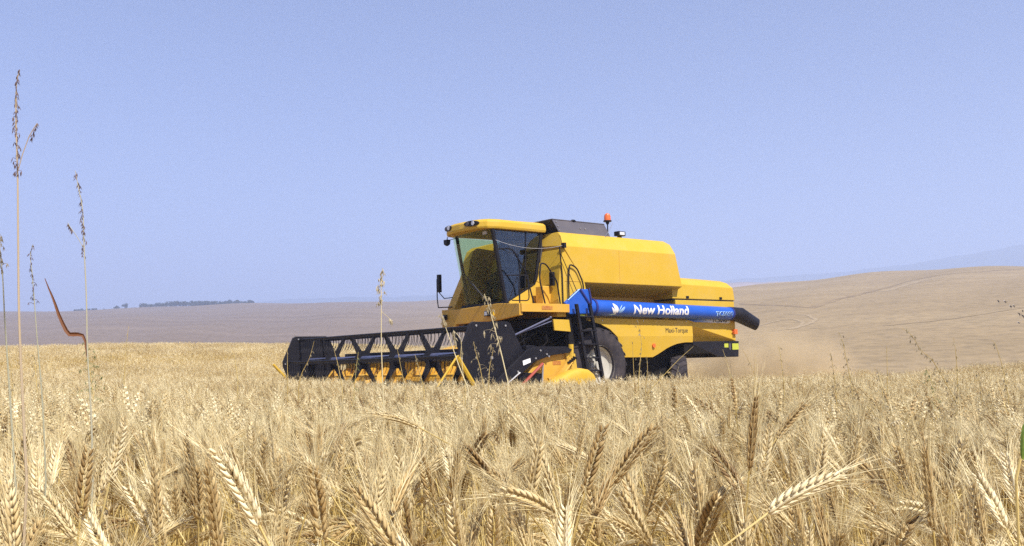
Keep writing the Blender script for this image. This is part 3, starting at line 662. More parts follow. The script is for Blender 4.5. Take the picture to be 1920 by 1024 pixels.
for yy in (1.12, 2.0):
    mb = MB(); xx = -2.70 if yy < 1.5 else -2.69
    ring = []
    for q, (sx, ex_) in enumerate(((1.0, -.035), (1.0, .02))):
        ring.append([(xx+ex_+.0*k_+ (0.05*math.cos(2*PI*k_/20) if yy < 1.5 else -.05*math.cos(2*PI*k_/20))*-1, yy+.185*math.cos(2*PI*k_/20)*sx, 4.0+.062*math.sin(2*PI*k_/20)) for k_ in range(20)])
    mb.loft(ring); part(mb, 'lamp_recess', K_, roof)
    for dy, mm_ in ((-.07, MT['lens']), (.08, MT['grey'])):
        mb = MB(); cxx = xx-.042 + (-dy*.27 if yy < 1.5 else dy*.27)
        mb.tube([(cxx, yy+dy, 4.0), (cxx-.012, yy+dy, 4.0)], .048, 16); part(mb, 'roof_lamp', mm_, roof)
mb = MB(); mb.tube([(-2.50, 1.2, 2.5), (-2.46, 1.75, 2.95), (-2.50, 1.85, 3.3)], .010, 6); mb.tube([(-2.25, 1.15, 2.24), (-2.47, 1.45, 2.72)], .014, 6); part(mb, 'wiper', K_, cabo)
# mirrors
mb = MB(); mb.tube([(-2.2, 2.62, 2.28), (-2.2, 3.20, 2.30), (-2.2, 3.24, 2.5), (-2.2, 3.24, 2.98)], .014, 8); mb.tube([(-2.2, 2.62, 2.50), (-2.2, 2.95, 2.50), (-2.2, 3.24, 2.72)], .012, 8)
mb.box(-2.24, -2.16, 3.10, 3.19, 2.66, 3.08); part(mb, 'mirror', K_, cabo, bevel=.008)
mb = MB(); mb.tube([(-2.5, 2.34, 3.86), (-2.5, 2.36, 3.78)], .01, 6); mb.tube([(-2.5, 2.36, 3.78), (-2.4, 2.1, 3.82)], .008, 6); mb.loft([[(-2.5+a, 2.36+c, 3.80) for a, c in ((-.05, -.07), (.05, -.07), (.05, .07), (-.05, .07))], [(-2.5+a, 2.36+c, 3.70) for a, c in ((-.05, -.05), (.05, -.05), (.05, .06), (-.05, .06))], [(-2.5+a, 2.36+c, 3.66) for a, c in ((-.02, -.01), (.02, -.01), (.02, .02), (-.02, .02))]]); part(mb, 'small_mirror', K_, cabo)
mb = MB(); mb.box(-2.47, -2.43, .93, 1.05, 3.76, 3.83); part(mb, 'visor_lamp', MT['rim'], cabo)
# cab furniture
mb = MB(); mb.box(-1.62, -1.15, 1.28, 1.78, 2.62, 2.76); mb.prism([(-1.20, 2.7), (-1.06, 2.7), (-1.02, 3.42), (-1.13, 3.42)], 1.28, 1.78); mb.box(-1.5, -1.25, 1.4, 1.65, 2.26, 2.62); part(mb, 'driver_seat', MT['seat'], cabo, bevel=.04)
mb = MB(); mb.tube([(-2.0, 1.53, 2.26), (-1.86, 1.53, 2.78)], .035, 8)
mb.lathe([(.19, -.012), (.205, 0), (.19, .012), (.178, 0)], (0, 0, 0), 'Z', 24); k0 = len(mb.v)-24*4
Rm = Matrix.Translation((-1.85, 1.53, 2.82)) @ Matrix.Rotation(R_(-28), 4, 'Y')
for i in range(k0, len(mb.v)): mb.v[i] = tuple(Rm @ Vector(mb.v[i]))
mb.tube([tuple(Rm @ Vector((0, -.18, 0))), tuple(Rm @ Vector((0, .18, 0)))], .012, 6); mb.tube([tuple(Rm @ Vector((0, 0, 0))), tuple(Rm @ Vector((.18, 0, 0)))], .012, 6)
part(mb, 'steering_wheel', MT['seat'], cabo)
mb = MB(); mb.prism([(-2.0, 2.26), (-1.4, 2.26), (-1.35, 2.6), (-1.5, 2.86), (-1.7, 2.84), (-1.9, 2.5)], .88, 1.12); part(mb, 'console', MT['cabin'], cabo, bevel=.02)

# ---- under the cab: hoses, tubes, feeder house
mb = MB(); rnd = random.Random(5)
for i in range(34):
    a = (-2.15+rnd.random()*.9, .35+rnd.random()*1.0, 1.80-rnd.random()*.2); c = (a[0]+rnd.uniform(-.5, .6), a[1]+rnd.uniform(-.2, .3), 1.15+rnd.random()*.3)
    mb.tube([a, ((a[0]+c[0])/2+rnd.uniform(-.15, .15), a[1]-.05, (a[2]+c[2])/2-.05), c], .016, 6)
hs = part(mb, 'hydraulic_hose', C_, smooth=True)
mb = MB(); mb.tube([(-1.40, .1, 1.90), (-2.35, .30, 1.50)], .022, 8); mb.tube([(-1.35, .12, 1.83), (-2.3, .30, 1.52)], .014, 8); mb.ball((-1.40, .1, 1.91), .035, 8); mb.ball((-2.37, .30, 1.48), .04, 8)
part(mb, 'gas_strut', MT['bluegrey'], smooth=True)
mb = MB(); mb.prism([(-1.0, 1.72), (-1.0, .95), (-3.55, .35), (-3.55, 1.15)], 1.0, 2.1); fh = part(mb, 'feeder_house', O_, bevel=.01)
mb = MB()
for k_ in range(8): mb.box(-1.70+k_*.066, -1.665+k_*.066, .93, .985, 1.22+.004*k_, 1.60-.01*(7-k_))
mb.box(-1.72, -1.18, .985, 1.0, 1.2, 1.62)
part(mb, 'ribbed_cover', Y_, fh)

# ---- header
HN, HF = -1.83, 5.16
mb = MB()
sec = [(-3.50, .20), (-3.50, 1.20), (-3.56, 1.22), (-3.62, 1.20), (-3.64, .62), (-3.9, .34), (-4.5, .22), (-5.1, .24), (-5.1, .20), (-4.4, .14)]
mb.prism(sec, HN+.05, HF-.05)
hd = part(mb, 'header', Y_)
mb = MB(); mb.box(-3.66, -3.46, HN+.05, HF-.05, 1.16, 1.27); part(mb, 'top_beam', K_, hd, bevel=.01)
# auger
mb = MB(); mb.tube([(-4.05, HN+.1, .62), (-4.05, HF-.1, .62)], .17, 16); vs_ = []; nn_ = 260
for i in range(nn_):
    t = i/(nn_-1); y = HN+.15+t*(HF-HN-.3); a = (y-1.6)*2*PI/.55*(1 if y < 1.6 else -1)
    for r in (.16, .31): vs_.append((-4.05+r*math.cos(a), y, .62+r*math.sin(a)))
mb.add(vs_, [(2*i, 2*i+1, 2*i+3, 2*i+2) for i in range(nn_-1)]); part(mb, 'auger', O_, hd)
# knife
mb = MB(); mb.box(-5.16, -5.08, HN+.05, HF-.05, .20, .23)
for i in range(88): y = HN+.1+i*.0785; mb.add([(-5.16, y, .21), (-5.16, y+.06, .21), (-5.28, y+.03, .215), (-5.16, y+.03, .235)], [(0,1,2),(0,2,3),(1,3,2),(0,3,1)])
part(mb, 'cutter_bar', MT['steel'], hd)
# reel
RX, RZ, RR = -4.53, 1.10, .60
mb = MB(); mb.tube([(RX, HN+.02, RZ), (RX, HF-.02, RZ)], .085, 20); reel = part(mb, 'reel', MT['bluegrey'], smooth=True)
angs = [R_(60*k_) for k_ in range(6)]
for a in angs:
    bx, bz = RX+RR*math.cos(a), RZ+RR*math.sin(a)
    mb = MB(); mb.tube([(bx, HN+.02, bz), (bx, HF-.02, bz)], .024, 8)
    mb.prism([(bx-.012, bz-.045), (bx+.012, bz-.045), (bx+.012, bz+.0), (bx-.012, bz+.0)], HN+.02, HF-.02)
    part(mb, 'reel_bar', K_, reel)
    mb = MB(); y = HN+.10
    while y < HF-.08:
        L = .30; P = [(bx, y, bz-.02), (bx+.012, y, bz-.11), (bx+.0, y, bz-.20), (bx-.055, y, bz-.30)]
        mb.tube(P, [.0085, .0085, .0075, .005], 4, cap=False); y += .125 + .012*math.sin(y*9)
    part(mb, 'tine_row', K_, reel)
for y in (4.06, 2.70, 1.32, .02, -1.05):
    mb = MB()
    mb.lathe([(.085, -.012), (.20, -.012), (.20, .012), (.085, .012)], (RX, y, RZ), 'Y', 18)
    for a in angs:
        c_, s_ = math.cos(a), math.sin(a); w = .045
        P = [(RX+.14*c_-w*s_*1.5, RZ+.14*s_+w*c_*1.5), (RX+.14*c_+w*s_*1.5, RZ+.14*s_-w*c_*1.5), (RX+(RR-.01)*c_+w*s_*.75, RZ+(RR-.01)*s_-w*c_*.75), (RX+(RR-.01)*c_-w*s_*.75, RZ+(RR-.01)*s_+w*c_*.75)]
        mb.prism(P, y-.014, y+.014)
    part(mb, 'reel_spider', K_, reel)
# hexagonal end shields
for yy in (HN, HF):
    hexp = [(-4.13, 1.705), (-4.935, 1.70), (-5.0, 1.66), (-5.25, 1.12), (-5.24, 1.0), (-4.98, .42), (-4.90, .39), (-4.18, .39), (-4.1, .43), (-3.76, 1.02), (-3.76, 1.10), (-4.07, 1.67)]
    mb = MB(); mb.prism(hexp, yy-.02, yy+.02); sh = part(mb, 'end_shield', K_, bevel=.01)
    for k_ in range(7):
        a = R_(60*k_); q = .66 if k_ < 6 else 0
        mb = MB(); mb.tube([(RX+q*math.cos(a), yy-.035, 1.06+q*math.sin(a)), (RX+q*math.cos(a), yy-.02, 1.06+q*math.sin(a))], .020 if q else .03, 8); part(mb, 'shield_bolt', MT['steel'], sh)
# header side plates and dividers
for yy, s in ((HN+.0, -1), (HF, 1)):
    mb = MB(); y0, y1 = (yy-.09, yy-.05) if s < 0 else (yy+.05, yy+.09)
    mb.prism([(-5.75, .12), (-3.4, .12), (-3.4, .75), (-3.9, .78), (-4.4, .62), (-5.2, .38)], y0, y1); part(mb, 'side_plate', K_ if s < 0 else MT['chassis'], hd, bevel=.006)
    # divider: yellow triangular frame, tip ahead
    mb = MB(); yd = yy-.06 if s < 0 else yy+.06
    if s < 0:
        mb.tube([(-5.95, yd, .25), (-5.72, yd-.02, .62), (-5.32, yd-.02, 1.10)], .019, 8)
        mb.tube([(-5.32, yd-.02, 1.10), (-4.92, yd-.02, .50), (-4.86, yd, .30)], [.035, .045, .04], 6)
        mb.tube([(-5.95, yd, .25), (-4.86, yd, .25)], .03, 6)
    else:
        mb.tube([(-5.45, yd, 1.06), (-5.0, yd, .60), (-4.9, yd, .30)], [.03, .04, .04], 8)
    part(mb, 'crop_divider', Y_, hd, smooth=True)
# near end: reel arm, drive guards
ya = HN-.16
mb = MB(); mb.prism([(-4.45, .72), (-3.82, 1.18), (-3.62, 1.245), (-2.85, 1.235), (-2.70, 1.18), (-2.78, 1.12), (-3.20, 1.08), (-3.62, .98), (-4.25, .56), (-4.6, .38), (-4.7, .52)], ya, ya+.05)
arm = part(mb, 'reel_arm', K_, bevel=.008)
mb = MB(); mb.prism([(-3.93, .99), (-3.75, 1.035), (-3.74, .96), (-3.92, .905)], ya-.005, ya-.001); part(mb, 'sticker', MT['white'], arm)
mb = MB(); mb.tube([(-4.72, ya-.03, .34), (-4.02, ya-.03, .78)], .016, 6)
mb.tube([(-4.45, ya-.045, .49), (-4.30, ya-.045, .58)], .024, 6)
part(mb, 'hydraulic_ram', MT['steel'], arm)
for x, z in ((-3.62, 1.03), (-3.5, 1.17), (-3.35, 1.10), (-3.3, 1.06), (-4.05, .80)):
    mb = MB(); mb.tube([(x, ya-.014, z), (x, ya, z)], .018, 8); part(mb, 'bolt', MT['steel'], arm)
mb = MB(); mb.tube([(-4.0, ya-.0, .52), (-3.45, ya-.0, .93)], .028, 6); part(mb, 'red_strut', MT['red'], arm)
mb = MB(); mb.prism([(-3.98, .25), (-3.98, .50), (-3.5, .98), (-3.25, 1.07), (-2.72, 1.13), (-2.60, 1.0), (-2.55, .75), (-2.9, .2)], ya+.10, ya+.14); gd = part(mb, 'drive_guard', O_, bevel=.01)
mb = MB(); mb.tube([(-2.68, ya+.06, .35), (-2.68, ya+.06, 1.28)], .05, 8); mb.prism([(-2.82, 1.13), (-2.58, 1.10), (-2.50, .55), (-2.68, .5)], ya+.06, ya+.10); part(mb, 'guard_post', Y_, hd)
mb = MB(); mb.tube([(-3.46, ya+.04, .35), (-3.41, ya+.04, .94)], .018, 8); mb.box(-3.56, -3.36, ya+.0, ya+.06, .46, .50); part(mb, 'spring_rod', MT['steel'], gd)
mb = MB(); mb.prism([(-3.30, .60), (-3.05, .62), (-2.80, .83), (-2.72, 1.02), (-2.80, 1.04), (-2.93, .88), (-3.1, .70), (-3.34, .66)], ya-.02, ya+.02); mb.tube([(-3.3, ya-.02, .42), (-2.72, ya-.02, .95)], .018, 6); part(mb, 'linkage', MT['ochre'], gd)
mb = MB(); mb.box(-3.12, -2.92, ya+.094, ya+.099, .90, .97); part(mb, 'warning_sticker', STK, gd)
# rounded yellow cover low at the near end
mb = MB(); P = []
for x, z0, z1 in ((-3.9, .12, .34), (-3.6, .2, .52), (-3.3, .28, .66), (-3.0, .36, .78), (-2.75, .42, .83), (-2.55, .47, .80), (-2.44, .52, .72), (-2.41, .56, .64)):
    zc = (z0+z1)/2; h = (z1-z0)/2; P.append([(x, ya-.16+.15*math.copysign(abs(math.cos(t))**.5, math.cos(t)), zc+h*math.copysign(abs(math.sin(t))**.6, math.sin(t))) for t in np.linspace(0, 2*PI, 25)[:-1]])
mb.loft(P); part(mb, 'end_cover', Y_, hd, smooth=True)
mb = MB()
for k_ in range(4): mb.tube([(-2.86+.05*k_, ya-.03, .93+.035*k_), (-2.78+.05*k_, ya-.03, .95+.02*k_)], .022, 6)
part(mb, 'drive_chain', C_, hd)

# ---- operator inside the cab
def skin_person():
    V = {'pel': (-1.40, 1.53, 2.84), 'bel': (-1.38, 1.53, 3.02), 'che': (-1.42, 1.53, 3.24), 'nek': (-1.45, 1.53, 3.40), 'hd0': (-1.48, 1.53, 3.47), 'hd1': (-1.50, 1.53, 3.58),
         'hl': (-1.42, 1.43, 2.82), 'kl': (-1.84, 1.40, 2.80), 'al': (-1.90, 1.40, 2.38), 'tl': (-2.02, 1.40, 2.33), 'hr': (-1.42, 1.63, 2.82), 'kr': (-1.84, 1.66, 2.80), 'ar': (-1.90, 1.66, 2.38), 'tr': (-2.02, 1.66, 2.33),
         'sl': (-1.42, 1.34, 3.30), 'el': (-1.50, 1.27, 3.03), 'wl': (-1.72, 1.36, 2.93), 'pl': (-1.80, 1.39, 2.92), 'sr': (-1.42, 1.72, 3.30), 'er': (-1.50, 1.80, 3.03), 'wr': (-1.72, 1.70, 2.95), 'pr': (-1.80, 1.67, 2.93)}
    Rr = dict(pel=.15, bel=.14, che=.15, nek=.055, hd0=.085, hd1=.095, hl=.09, kl=.065, al=.05, tl=.045, hr=.09, kr=.065, ar=.05, tr=.045, sl=.065, el=.047, wl=.033, pl=.035, sr=.065, er=.047, wr=.033, pr=.035)
    E_ = ['pel bel', 'bel che', 'che nek', 'nek hd0', 'hd0 hd1', 'pel hl', 'hl kl', 'kl al', 'al tl', 'pel hr', 'hr kr', 'kr ar', 'ar tr', 'che sl', 'sl el', 'el wl', 'wl pl', 'che sr', 'sr er', 'er wr', 'wr pr']
    ks = list(V); me = bpy.data.meshes.new('person'); me.from_pydata([MW @ Vector(V[k_]) for k_ in ks], [tuple(ks.index(q) for q in e.split()) for e in E_], [])
    o = bpy.data.objects.new('person', me); COL.objects.link(o); sm = o.modifiers.new('skin', 'SKIN'); o.modifiers.new('ss', 'SUBSURF').render_levels = 2
    for i, k_ in enumerate(ks): me.skin_vertices[0].data[i].radius = (Rr[k_], Rr[k_])
    me.skin_vertices[0].data[0].use_root = True; me.materials.append(MT['shirt'])
    setp(o, 'person in dark clothes seated at the steering wheel behind the cab glass', 'person')
    mb = MB(); mb.ball((-1.475, 1.53, 3.615), .108, 12, (1.05, .92, .62)); mb.box(-1.66, -1.50, 1.46, 1.60, 3.585, 3.60); h = mb.build('cap', MT['seat']); 
    h.data.transform(MW); h.parent = o
    mb = MB(); mb.ball((-1.585, 1.53, 3.545), .022, 8, (.9, .7, 1.2)); mb.ball((-1.575, 1.50, 3.56), .010, 6); mb.ball((-1.575, 1.56, 3.56), .010, 6); fo = mb.build('face', MT['skin']); fo.data.transform(MW); fo.parent = o
skin_person()

# ------------------------------------------------------------------ haze
m = bpy.data.materials.new('haze'); m.use_nodes = True; n = m.node_tree; n.nodes.clear()
pv = N(n, 'ShaderNodeVolumePrincipled'); pv.inputs['Color'].default_value = (0.60, 0.715, 1.0, 1); pv.inputs['Density'].default_value = 0.00075; pv.inputs['Anisotropy'].default_value = 0.10
o_ = N(n, 'ShaderNodeOutputMaterial'); n.links.new(pv.outputs[0], o_.inputs['Volume'])
m.cycles.volume_sampling = 'DISTANCE'
mb = MB(); mb.box(-4600, 4600, -4600, 4600, -9, 395); hzo = mb.build('haze', m); setp(hzo, kind='stuff', label='thin pale summer haze over the fields')

# ------------------------------------------------------------------ wheat
def stalk_path(rnd, H, neck, lean, az):
    """centre line of a stalk: nearly upright, bending over at the neck; returns stem points and ear frame list"""
    P = [Vector((0, 0, 0))]; L = H; nst = 9; a = lean*.3
    ca, sa = math.cos(az), math.sin(az); p = Vector((0, 0, 0))
    for i in range(nst):
        t = (i+1)/nst; ang = lean*t + (neck*max(0, (t-.72)/.28)**2*.75)
        step = L/nst; p = p + Vector((math.sin(ang)*ca, math.sin(ang)*sa, math.cos(ang)))*step; P.append(p.copy())
    return P, ang
def ear_frames(rnd, p0, ang0, neck, az, L, n):
    ca, sa = math.cos(az), math.sin(az); fr = []; p = p0.copy()
    tot = neck*.35
    for i in range(n+1):
        t = i/n; ang = ang0 + tot*t; d = Vector((math.sin(ang)*ca, math.sin(ang)*sa, math.cos(ang)))
        fr.append((p.copy(), d)); p = p + d*(L/n)
    return fr
def ribbon(mb, pts, w0, w1, side):
    vs = []; n = len(pts)
    for i, p in enumerate(pts):
        w = (w0+(w1-w0)*i/(n-1))*.5; vs += [p-side*w, p+side*w]
    mb.add(vs, [(2*i, 2*i+1, 2*i+3, 2*i+2) for i in range(n-1)])
def make_ear(mb, rnd, p0, ang0, neck, az, L, lod, tint):
    """bearded ear: two ranks of overlapping florets plus awns; materials 0 floret, 1 awn"""
    nsp = {0: 19, 1: 10, 2: 4}[lod]; fr = ear_frames(rnd, p0, ang0, neck, az, L, nsp)
    roll = rnd.uniform(0, PI)
    for i in range(nsp):
        p, d = fr[i]; t = i/(nsp-1)
        u = Vector((0, 0, 1)).cross(d) if abs(d.z) < .95 else Vector((1, 0, 0)).cross(d); u.normalize(); w = d.cross(u)
        s = u*math.cos(roll)+w*math.sin(roll); q = d.cross(s)
        sg = 1 if i % 2 else -1
        size = (1-.45*abs(t-.4)**1.4*1.6)*(1.15 if lod == 0 else 1)
        flor = {0: (-.75, 0, .75), 1: (-.6, .6), 2: (0,)}[lod]
        for k in flor:
            out = (s*sg*(.62 if k else .80) + q*k*.55)
            dd = (d + out*(.50+.12*rnd.random())).normalized(); c0 = p + out*.0034*size
            fl = ({0: .0140, 1: .0145, 2: .030}[lod])*size; fw = ({0: .0021, 1: .0041, 2: .0085}[lod])*size
            ax1 = dd.cross(q if abs(dd.dot(q)) < .9 else s).normalized(); ax2 = dd.cross(ax1)
            mb.mi = 0; mb.cur = min(1, max(0, tint+rnd.uniform(-.22, .22)))
            if lod == 0:
                rings = []
                for tt, rr in ((.0, .35), (.26, 1), (.55, .85), (.82, .34), (1.0, .05)):
                    rings.append([c0+dd*fl*tt+(ax1*math.cos(a)+ax2*math.sin(a)*.8)*fw*rr for a in (0, 1.257, 2.513, 3.77, 5.03)])
                mb.loft(rings)
            else:
                b = c0; m_ = c0+dd*fl*.4; e = c0+dd*fl
                mb.add([b, m_+ax1*fw, m_+ax2*fw, m_-ax1*fw, m_-ax2*fw, e], [(0,1,2),(0,2,3),(0,3,4),(0,4,1),(5,2,1),(5,3,2),(5,4,3),(5,1,4)])
            # awn
            if lod == 0 and (k != 0 or rnd.random() < .8) or lod == 1 and rnd.random() < .8 or lod == 2:
                reps = 2 if lod == 2 or (lod == 0 and rnd.random() < .15) else 1
                for _ in range(reps):
                    al = rnd.uniform(.045, .075)*(.75+.35*t)*(.72 if lod else .82); spread = rnd.uniform(.12, .50)
                    j = Vector((rnd.gauss(0, .09), rnd.gauss(0, .09), rnd.gauss(0, .09)))
                    a_ = c0+dd*fl*.9; dir_ = (d+out*spread*1.1+j).normalized(); bend = out*rnd.uniform(-.05, .22)+Vector((0, 0, -.05))
                    pts = [a_, a_+dir_*al*.5, a_+dir_*al+bend*al*.6]
                    side = dir_.cross(Vector((rnd.gauss(0, 1), rnd.gauss(0, 1), rnd.gauss(0, 1)))).normalized()
                    mb.mi = 1; mb.cur = rnd.random()*.7+.3*tint
                    w = {0: .0008, 1: .0013, 2: .0030}[lod]; ribbon(mb, pts, w, w*.3, side)
def make_stem(mb, rnd, P, lod, tint, mi=0, leaves=True):
    mb.mi = mi; mb.cur = tint
    r = {0: .0017, 1: .0019, 2: .003}[lod]
    if lod == 2: P = [P[0], P[5], P[-1]]
    mb.tube(P, [r*(1.1-.35*i/(len(P)-1)) for i in range(len(P))], 4 if lod == 0 else 3, cap=False)
    if leaves and lod < 2:
        for _ in range(rnd.choice((0, 1, 1, 2)) if lod == 0 else rnd.choice((0, 1))):
            k = rnd.uniform(.35, .8)*(len(P)-1); i = int(k); b = P[i].lerp(P[i+1], k-i); a = rnd.uniform(0, 2*PI); L = rnd.uniform(.08, .2)
            d = Vector((math.cos(a), math.sin(a), 0)); pts = []; el = rnd.uniform(.7, 1.3); q = b.copy()
            for s_ in range(6):
                pts.append(q.copy()); q = q + (d*math.cos(el)+Vector((0, 0, math.sin(el))))*(L/5); el -= rnd.uniform(.35, .75)
            side = Vector((-d.y, d.x, rnd.uniform(-.6, .6))).normalized(); mb.cur = rnd.uniform(.1, .8)
            ribbon(mb, pts, .0042, .001, side)
MW_MATS = [MT['ear'], MT['awn'], MT['stem']]
NECKS = [.10, .25, .45, .7, 1.0, 1.35, 1.7, 2.1, .18, .6]
def variant(seed, lod, neck, H=None):
    rnd = random.Random(seed); H = H or rnd.uniform(.60, .66); lean = rnd.uniform(.02, .20); az_ = rnd.gauss(0, .25)
    P, ang = stalk_path(rnd, H, neck, lean, az_); L = rnd.uniform(.070, .092); tint = rnd.uniform(.08, .85)
    return rnd, P, ang, az_, L, tint
LIB = bpy.data.collections.new('wheat_forms')       # forms used by the field's instancing; not part of the scene
forms = []
def lib_add(mb, mats, name):
    o = bpy.data.objects.new('wheat_form_%02d' % len(forms), mb.mesh(name, mats)); LIB.objects.link(o); forms.append(o); return len(forms)-1
single = []
ears = []     # shared meshes for the individual foreground stalks
for i, nk in enumerate(NECKS):
    rnd, P, ang, az_, L, tint = variant(100+i, 0, nk)
    ms = MB(); make_stem(ms, rnd, P, 0, tint, 0); me_s = ms.mesh('stem', [MT['stem']])
    mE = MB(); make_ear(mE, rnd, P[-1], ang, nk, az_, L, 0, tint); me_e = mE.mesh('ear', [MT['ear'], MT['awn']])
    for me_ in (me_s, me_e):
        for p in me_.polygons: p.use_smooth = True
    ears.append((me_s, me_e, nk, P[-1].z))
    mb = MB(); rnd, P, ang, az_, L, tint = variant(100+i, 0, nk)
    make_stem(mb, rnd, P, 0, tint, 2); make_ear(mb, rnd, P[-1], ang, nk, az_, L, 0, tint)
    single.append(lib_add(mb, MW_MATS, 'wheat_stalk'))
def patch(seed, lod, size, count, tufts=0.16):
    mb = MB(); rnd = random.Random(seed)
    for k in range(count):
        nk = abs(rnd.gauss(0, .8)) if rnd.random() < .28 else rnd.uniform(.8, 2.1)
        rn2, P, ang, az_, L, tint = variant(rnd.random(), lod, min(2.2, nk), rnd.uniform(.50, .66)); tint = rnd.random()
        m1 = MB(); make_stem(m1, rn2, P, lod, tint, 2); make_ear(m1, rn2, P[-1], ang, nk, az_, L*(1.15 if lod == 2 else 1.05), lod, tint)
        az2 = rnd.gauss(PI, 1.5); c, s = math.cos(az2), math.sin(az2); ox, oy = rnd.uniform(-size/2, size/2), rnd.uniform(-size/2, size/2)
        m1.v = [(x*c-y*s+ox, x*s+y*c+oy, z) for x, y, z in m1.v]
        k0 = len(mb.v); mb.v += m1.v; mb.f += [tuple(q+k0 for q in f) for f in m1.f]; mb.t += m1.t; mb.m += m1.m
    return lib_add(mb, MW_MATS, 'wheat_patch')
mids = [patch(900+i, 1, .5, 75) for i in range(5)]
fars = [patch(950+i, 2, 1.0, 190) for i in range(4)]
INV = MW.inverted()
def cut(x, y):
    q = INV @ Vector((x, y, 0)); return q.x > -5.3 and -2.0 < q.y < 5.3
PTS = []; ROTS = []; SC = []; IDX = []
rnd = random.Random(3)
cand = []
def hscale(r, x=0): return (.07 if (x > 2.6 and 15 < r < 24) else 0) + float(np.interp(r, [0, 2.5, 5, 10, 16, 26, 95], [1.03, 1.0, .97, .90, .85, .88, .95]))
# near: single stalks
n_near = 0
for _ in range(60000):
    y = rnd.uniform(-.2, 3.2); x = rnd.uniform(-3, 3)
    if abs(x) > .62*max(y, 0)+.55: continue
    r = math.hypot(x, y)
    if r < .62 or (r < 1.04 and y > 0 and abs(x)/max(y, .01) < .60): continue
    if r < 1.25 and rnd.random() < .2: continue
    cand.append((x, y, r))
    if len(cand) > 2150: break
def in_view(x, y): return y > .5 and abs(x)/y < .56
fg = sorted([c for c in cand if in_view(c[0], c[1])], key=lambda c: c[2])[:262]
fgs = set(fg)
def bend_az(): return rnd.gauss(PI*.93, 1.15) if rnd.random() < .7 else rnd.uniform(0, 2*PI)
FG = []
for c in cand:
    x, y, r = c; nk = rnd.choices(range(len(NECKS)), [3, 3, 3, 3, 3, 2.5, 2.5, 1.8, 3, 3])[0]; a = bend_az(); s = hscale(r)*rnd.uniform(.92, 1.10)
    s = min(s, (EYE-.025*r-.03-ground_z(x, y)-.0)/(ears[nk][3]+(.10 if NECKS[nk] < .8 else .03)))*(1 if rnd.random() < .75 else .93)
    tl = (rnd.gauss(0, .07), rnd.gauss(0, .07))
    if c in fgs: FG.append((x, y, nk, a, s, tl))
    else: PTS.append((x, y, ground_z(x, y)-.02)); ROTS.append((tl[0], tl[1], a)); SC.append(s); IDX.append(single[nk])
# middle distance: patches
st = .42; y = 2.9
while y < 13:
    x = -(.62*y+1.2)
    while x < .62*y+1.2:
        px_, py_ = x+rnd.uniform(-.1, .1), y+rnd.uniform(-.1, .1); r = math.hypot(px_, py_)
        if not cut(px_, py_): PTS.append((px_, py_, ground_z(px_, py_)-.02)); ROTS.append((0, 0, rnd.gauss(0, .5))); SC.append(hscale(r)*rnd.uniform(.88, 1.16)); IDX.append(rnd.choice(mids))
        x += st
    y += st
y = 13; st = .8
while y < 112:
    x = -(.60*y+1.5)
    while x < .60*y+1.5:
        px_, py_ = x+rnd.uniform(-.2, .2), y+rnd.uniform(-.2, .2)
        if not cut(px_, py_) and math.hypot(px_, py_) < field_edge(px_, py_):
            PTS.append((px_, py_, ground_z(px_, py_)-.02)); ROTS.append((0, 0, rnd.gauss(0, .6))); SC.append(hscale(math.hypot(px_, py_), px_)*rnd.uniform(.90, 1.10)); IDX.append(rnd.choice(fars))
        x += st
    y += st; st = min(1.0, st*1.01)
me = bpy.data.meshes.new('wheat_field'); me.from_pydata(PTS, [], [])
a_ = me.attributes.new('rot', 'FLOAT_VECTOR', 'POINT'); a_.data.foreach_set('vector', [c for r in ROTS for c in r])
a_ = me.attributes.new('sc', 'FLOAT', 'POINT'); a_.data.foreach_set('value', SC)
a_ = me.attributes.new('form', 'INT', 'POINT'); a_.data.foreach_set('value', IDX)
wf = bpy.data.objects.new('wheat_field', me); COL.objects.link(wf); setp(wf, kind='stuff', label='dense ripe bearded wheat covering the field', cat='wheat')
ng = bpy.data.node_groups.new('wheat_scatter', 'GeometryNodeTree')
ng.interface.new_socket('Geometry', in_out='INPUT', socket_type='NodeSocketGeometry'); ng.interface.new_socket('Geometry', in_out='OUTPUT', socket_type='NodeSocketGeometry')
gi = ng.nodes.new('NodeGroupInput'); gout = ng.nodes.new('NodeGroupOutput')
ci = ng.nodes.new('GeometryNodeCollectionInfo'); ci.inputs['Collection'].default_value = LIB; ci.inputs['Separate Children'].default_value = True; ci.inputs['Reset Children'].default_value = True
ip = ng.nodes.new('GeometryNodeInstanceOnPoints'); ip.inputs['Pick Instance'].default_value = True
def nattr(nm, ty):
    q = ng.nodes.new('GeometryNodeInputNamedAttribute'); q.data_type = ty; q.inputs['Name'].default_value = nm; return q
ra, sa_, ia = nattr('rot', 'FLOAT_VECTOR'), nattr('sc', 'FLOAT'), nattr('form', 'INT')
er = ng.nodes.new('FunctionNodeEulerToRotation')
ng.links.new(ra.outputs['Attribute'], er.inputs[0])
ng.links.new(gi.outputs[0], ip.inputs['Points']); ng.links.new(ci.outputs[0], ip.inputs['Instance'])
ng.links.new(er.outputs[0], ip.inputs['Rotation']); ng.links.new(sa_.outputs['Attribute'], ip.inputs['Scale']); ng.links.new(ia.outputs['Attribute'], ip.inputs['Instance Index'])
ng.links.new(ip.outputs[0], gout.inputs[0])
md = wf.modifiers.new('scatter', 'NODES'); md.node_group = ng

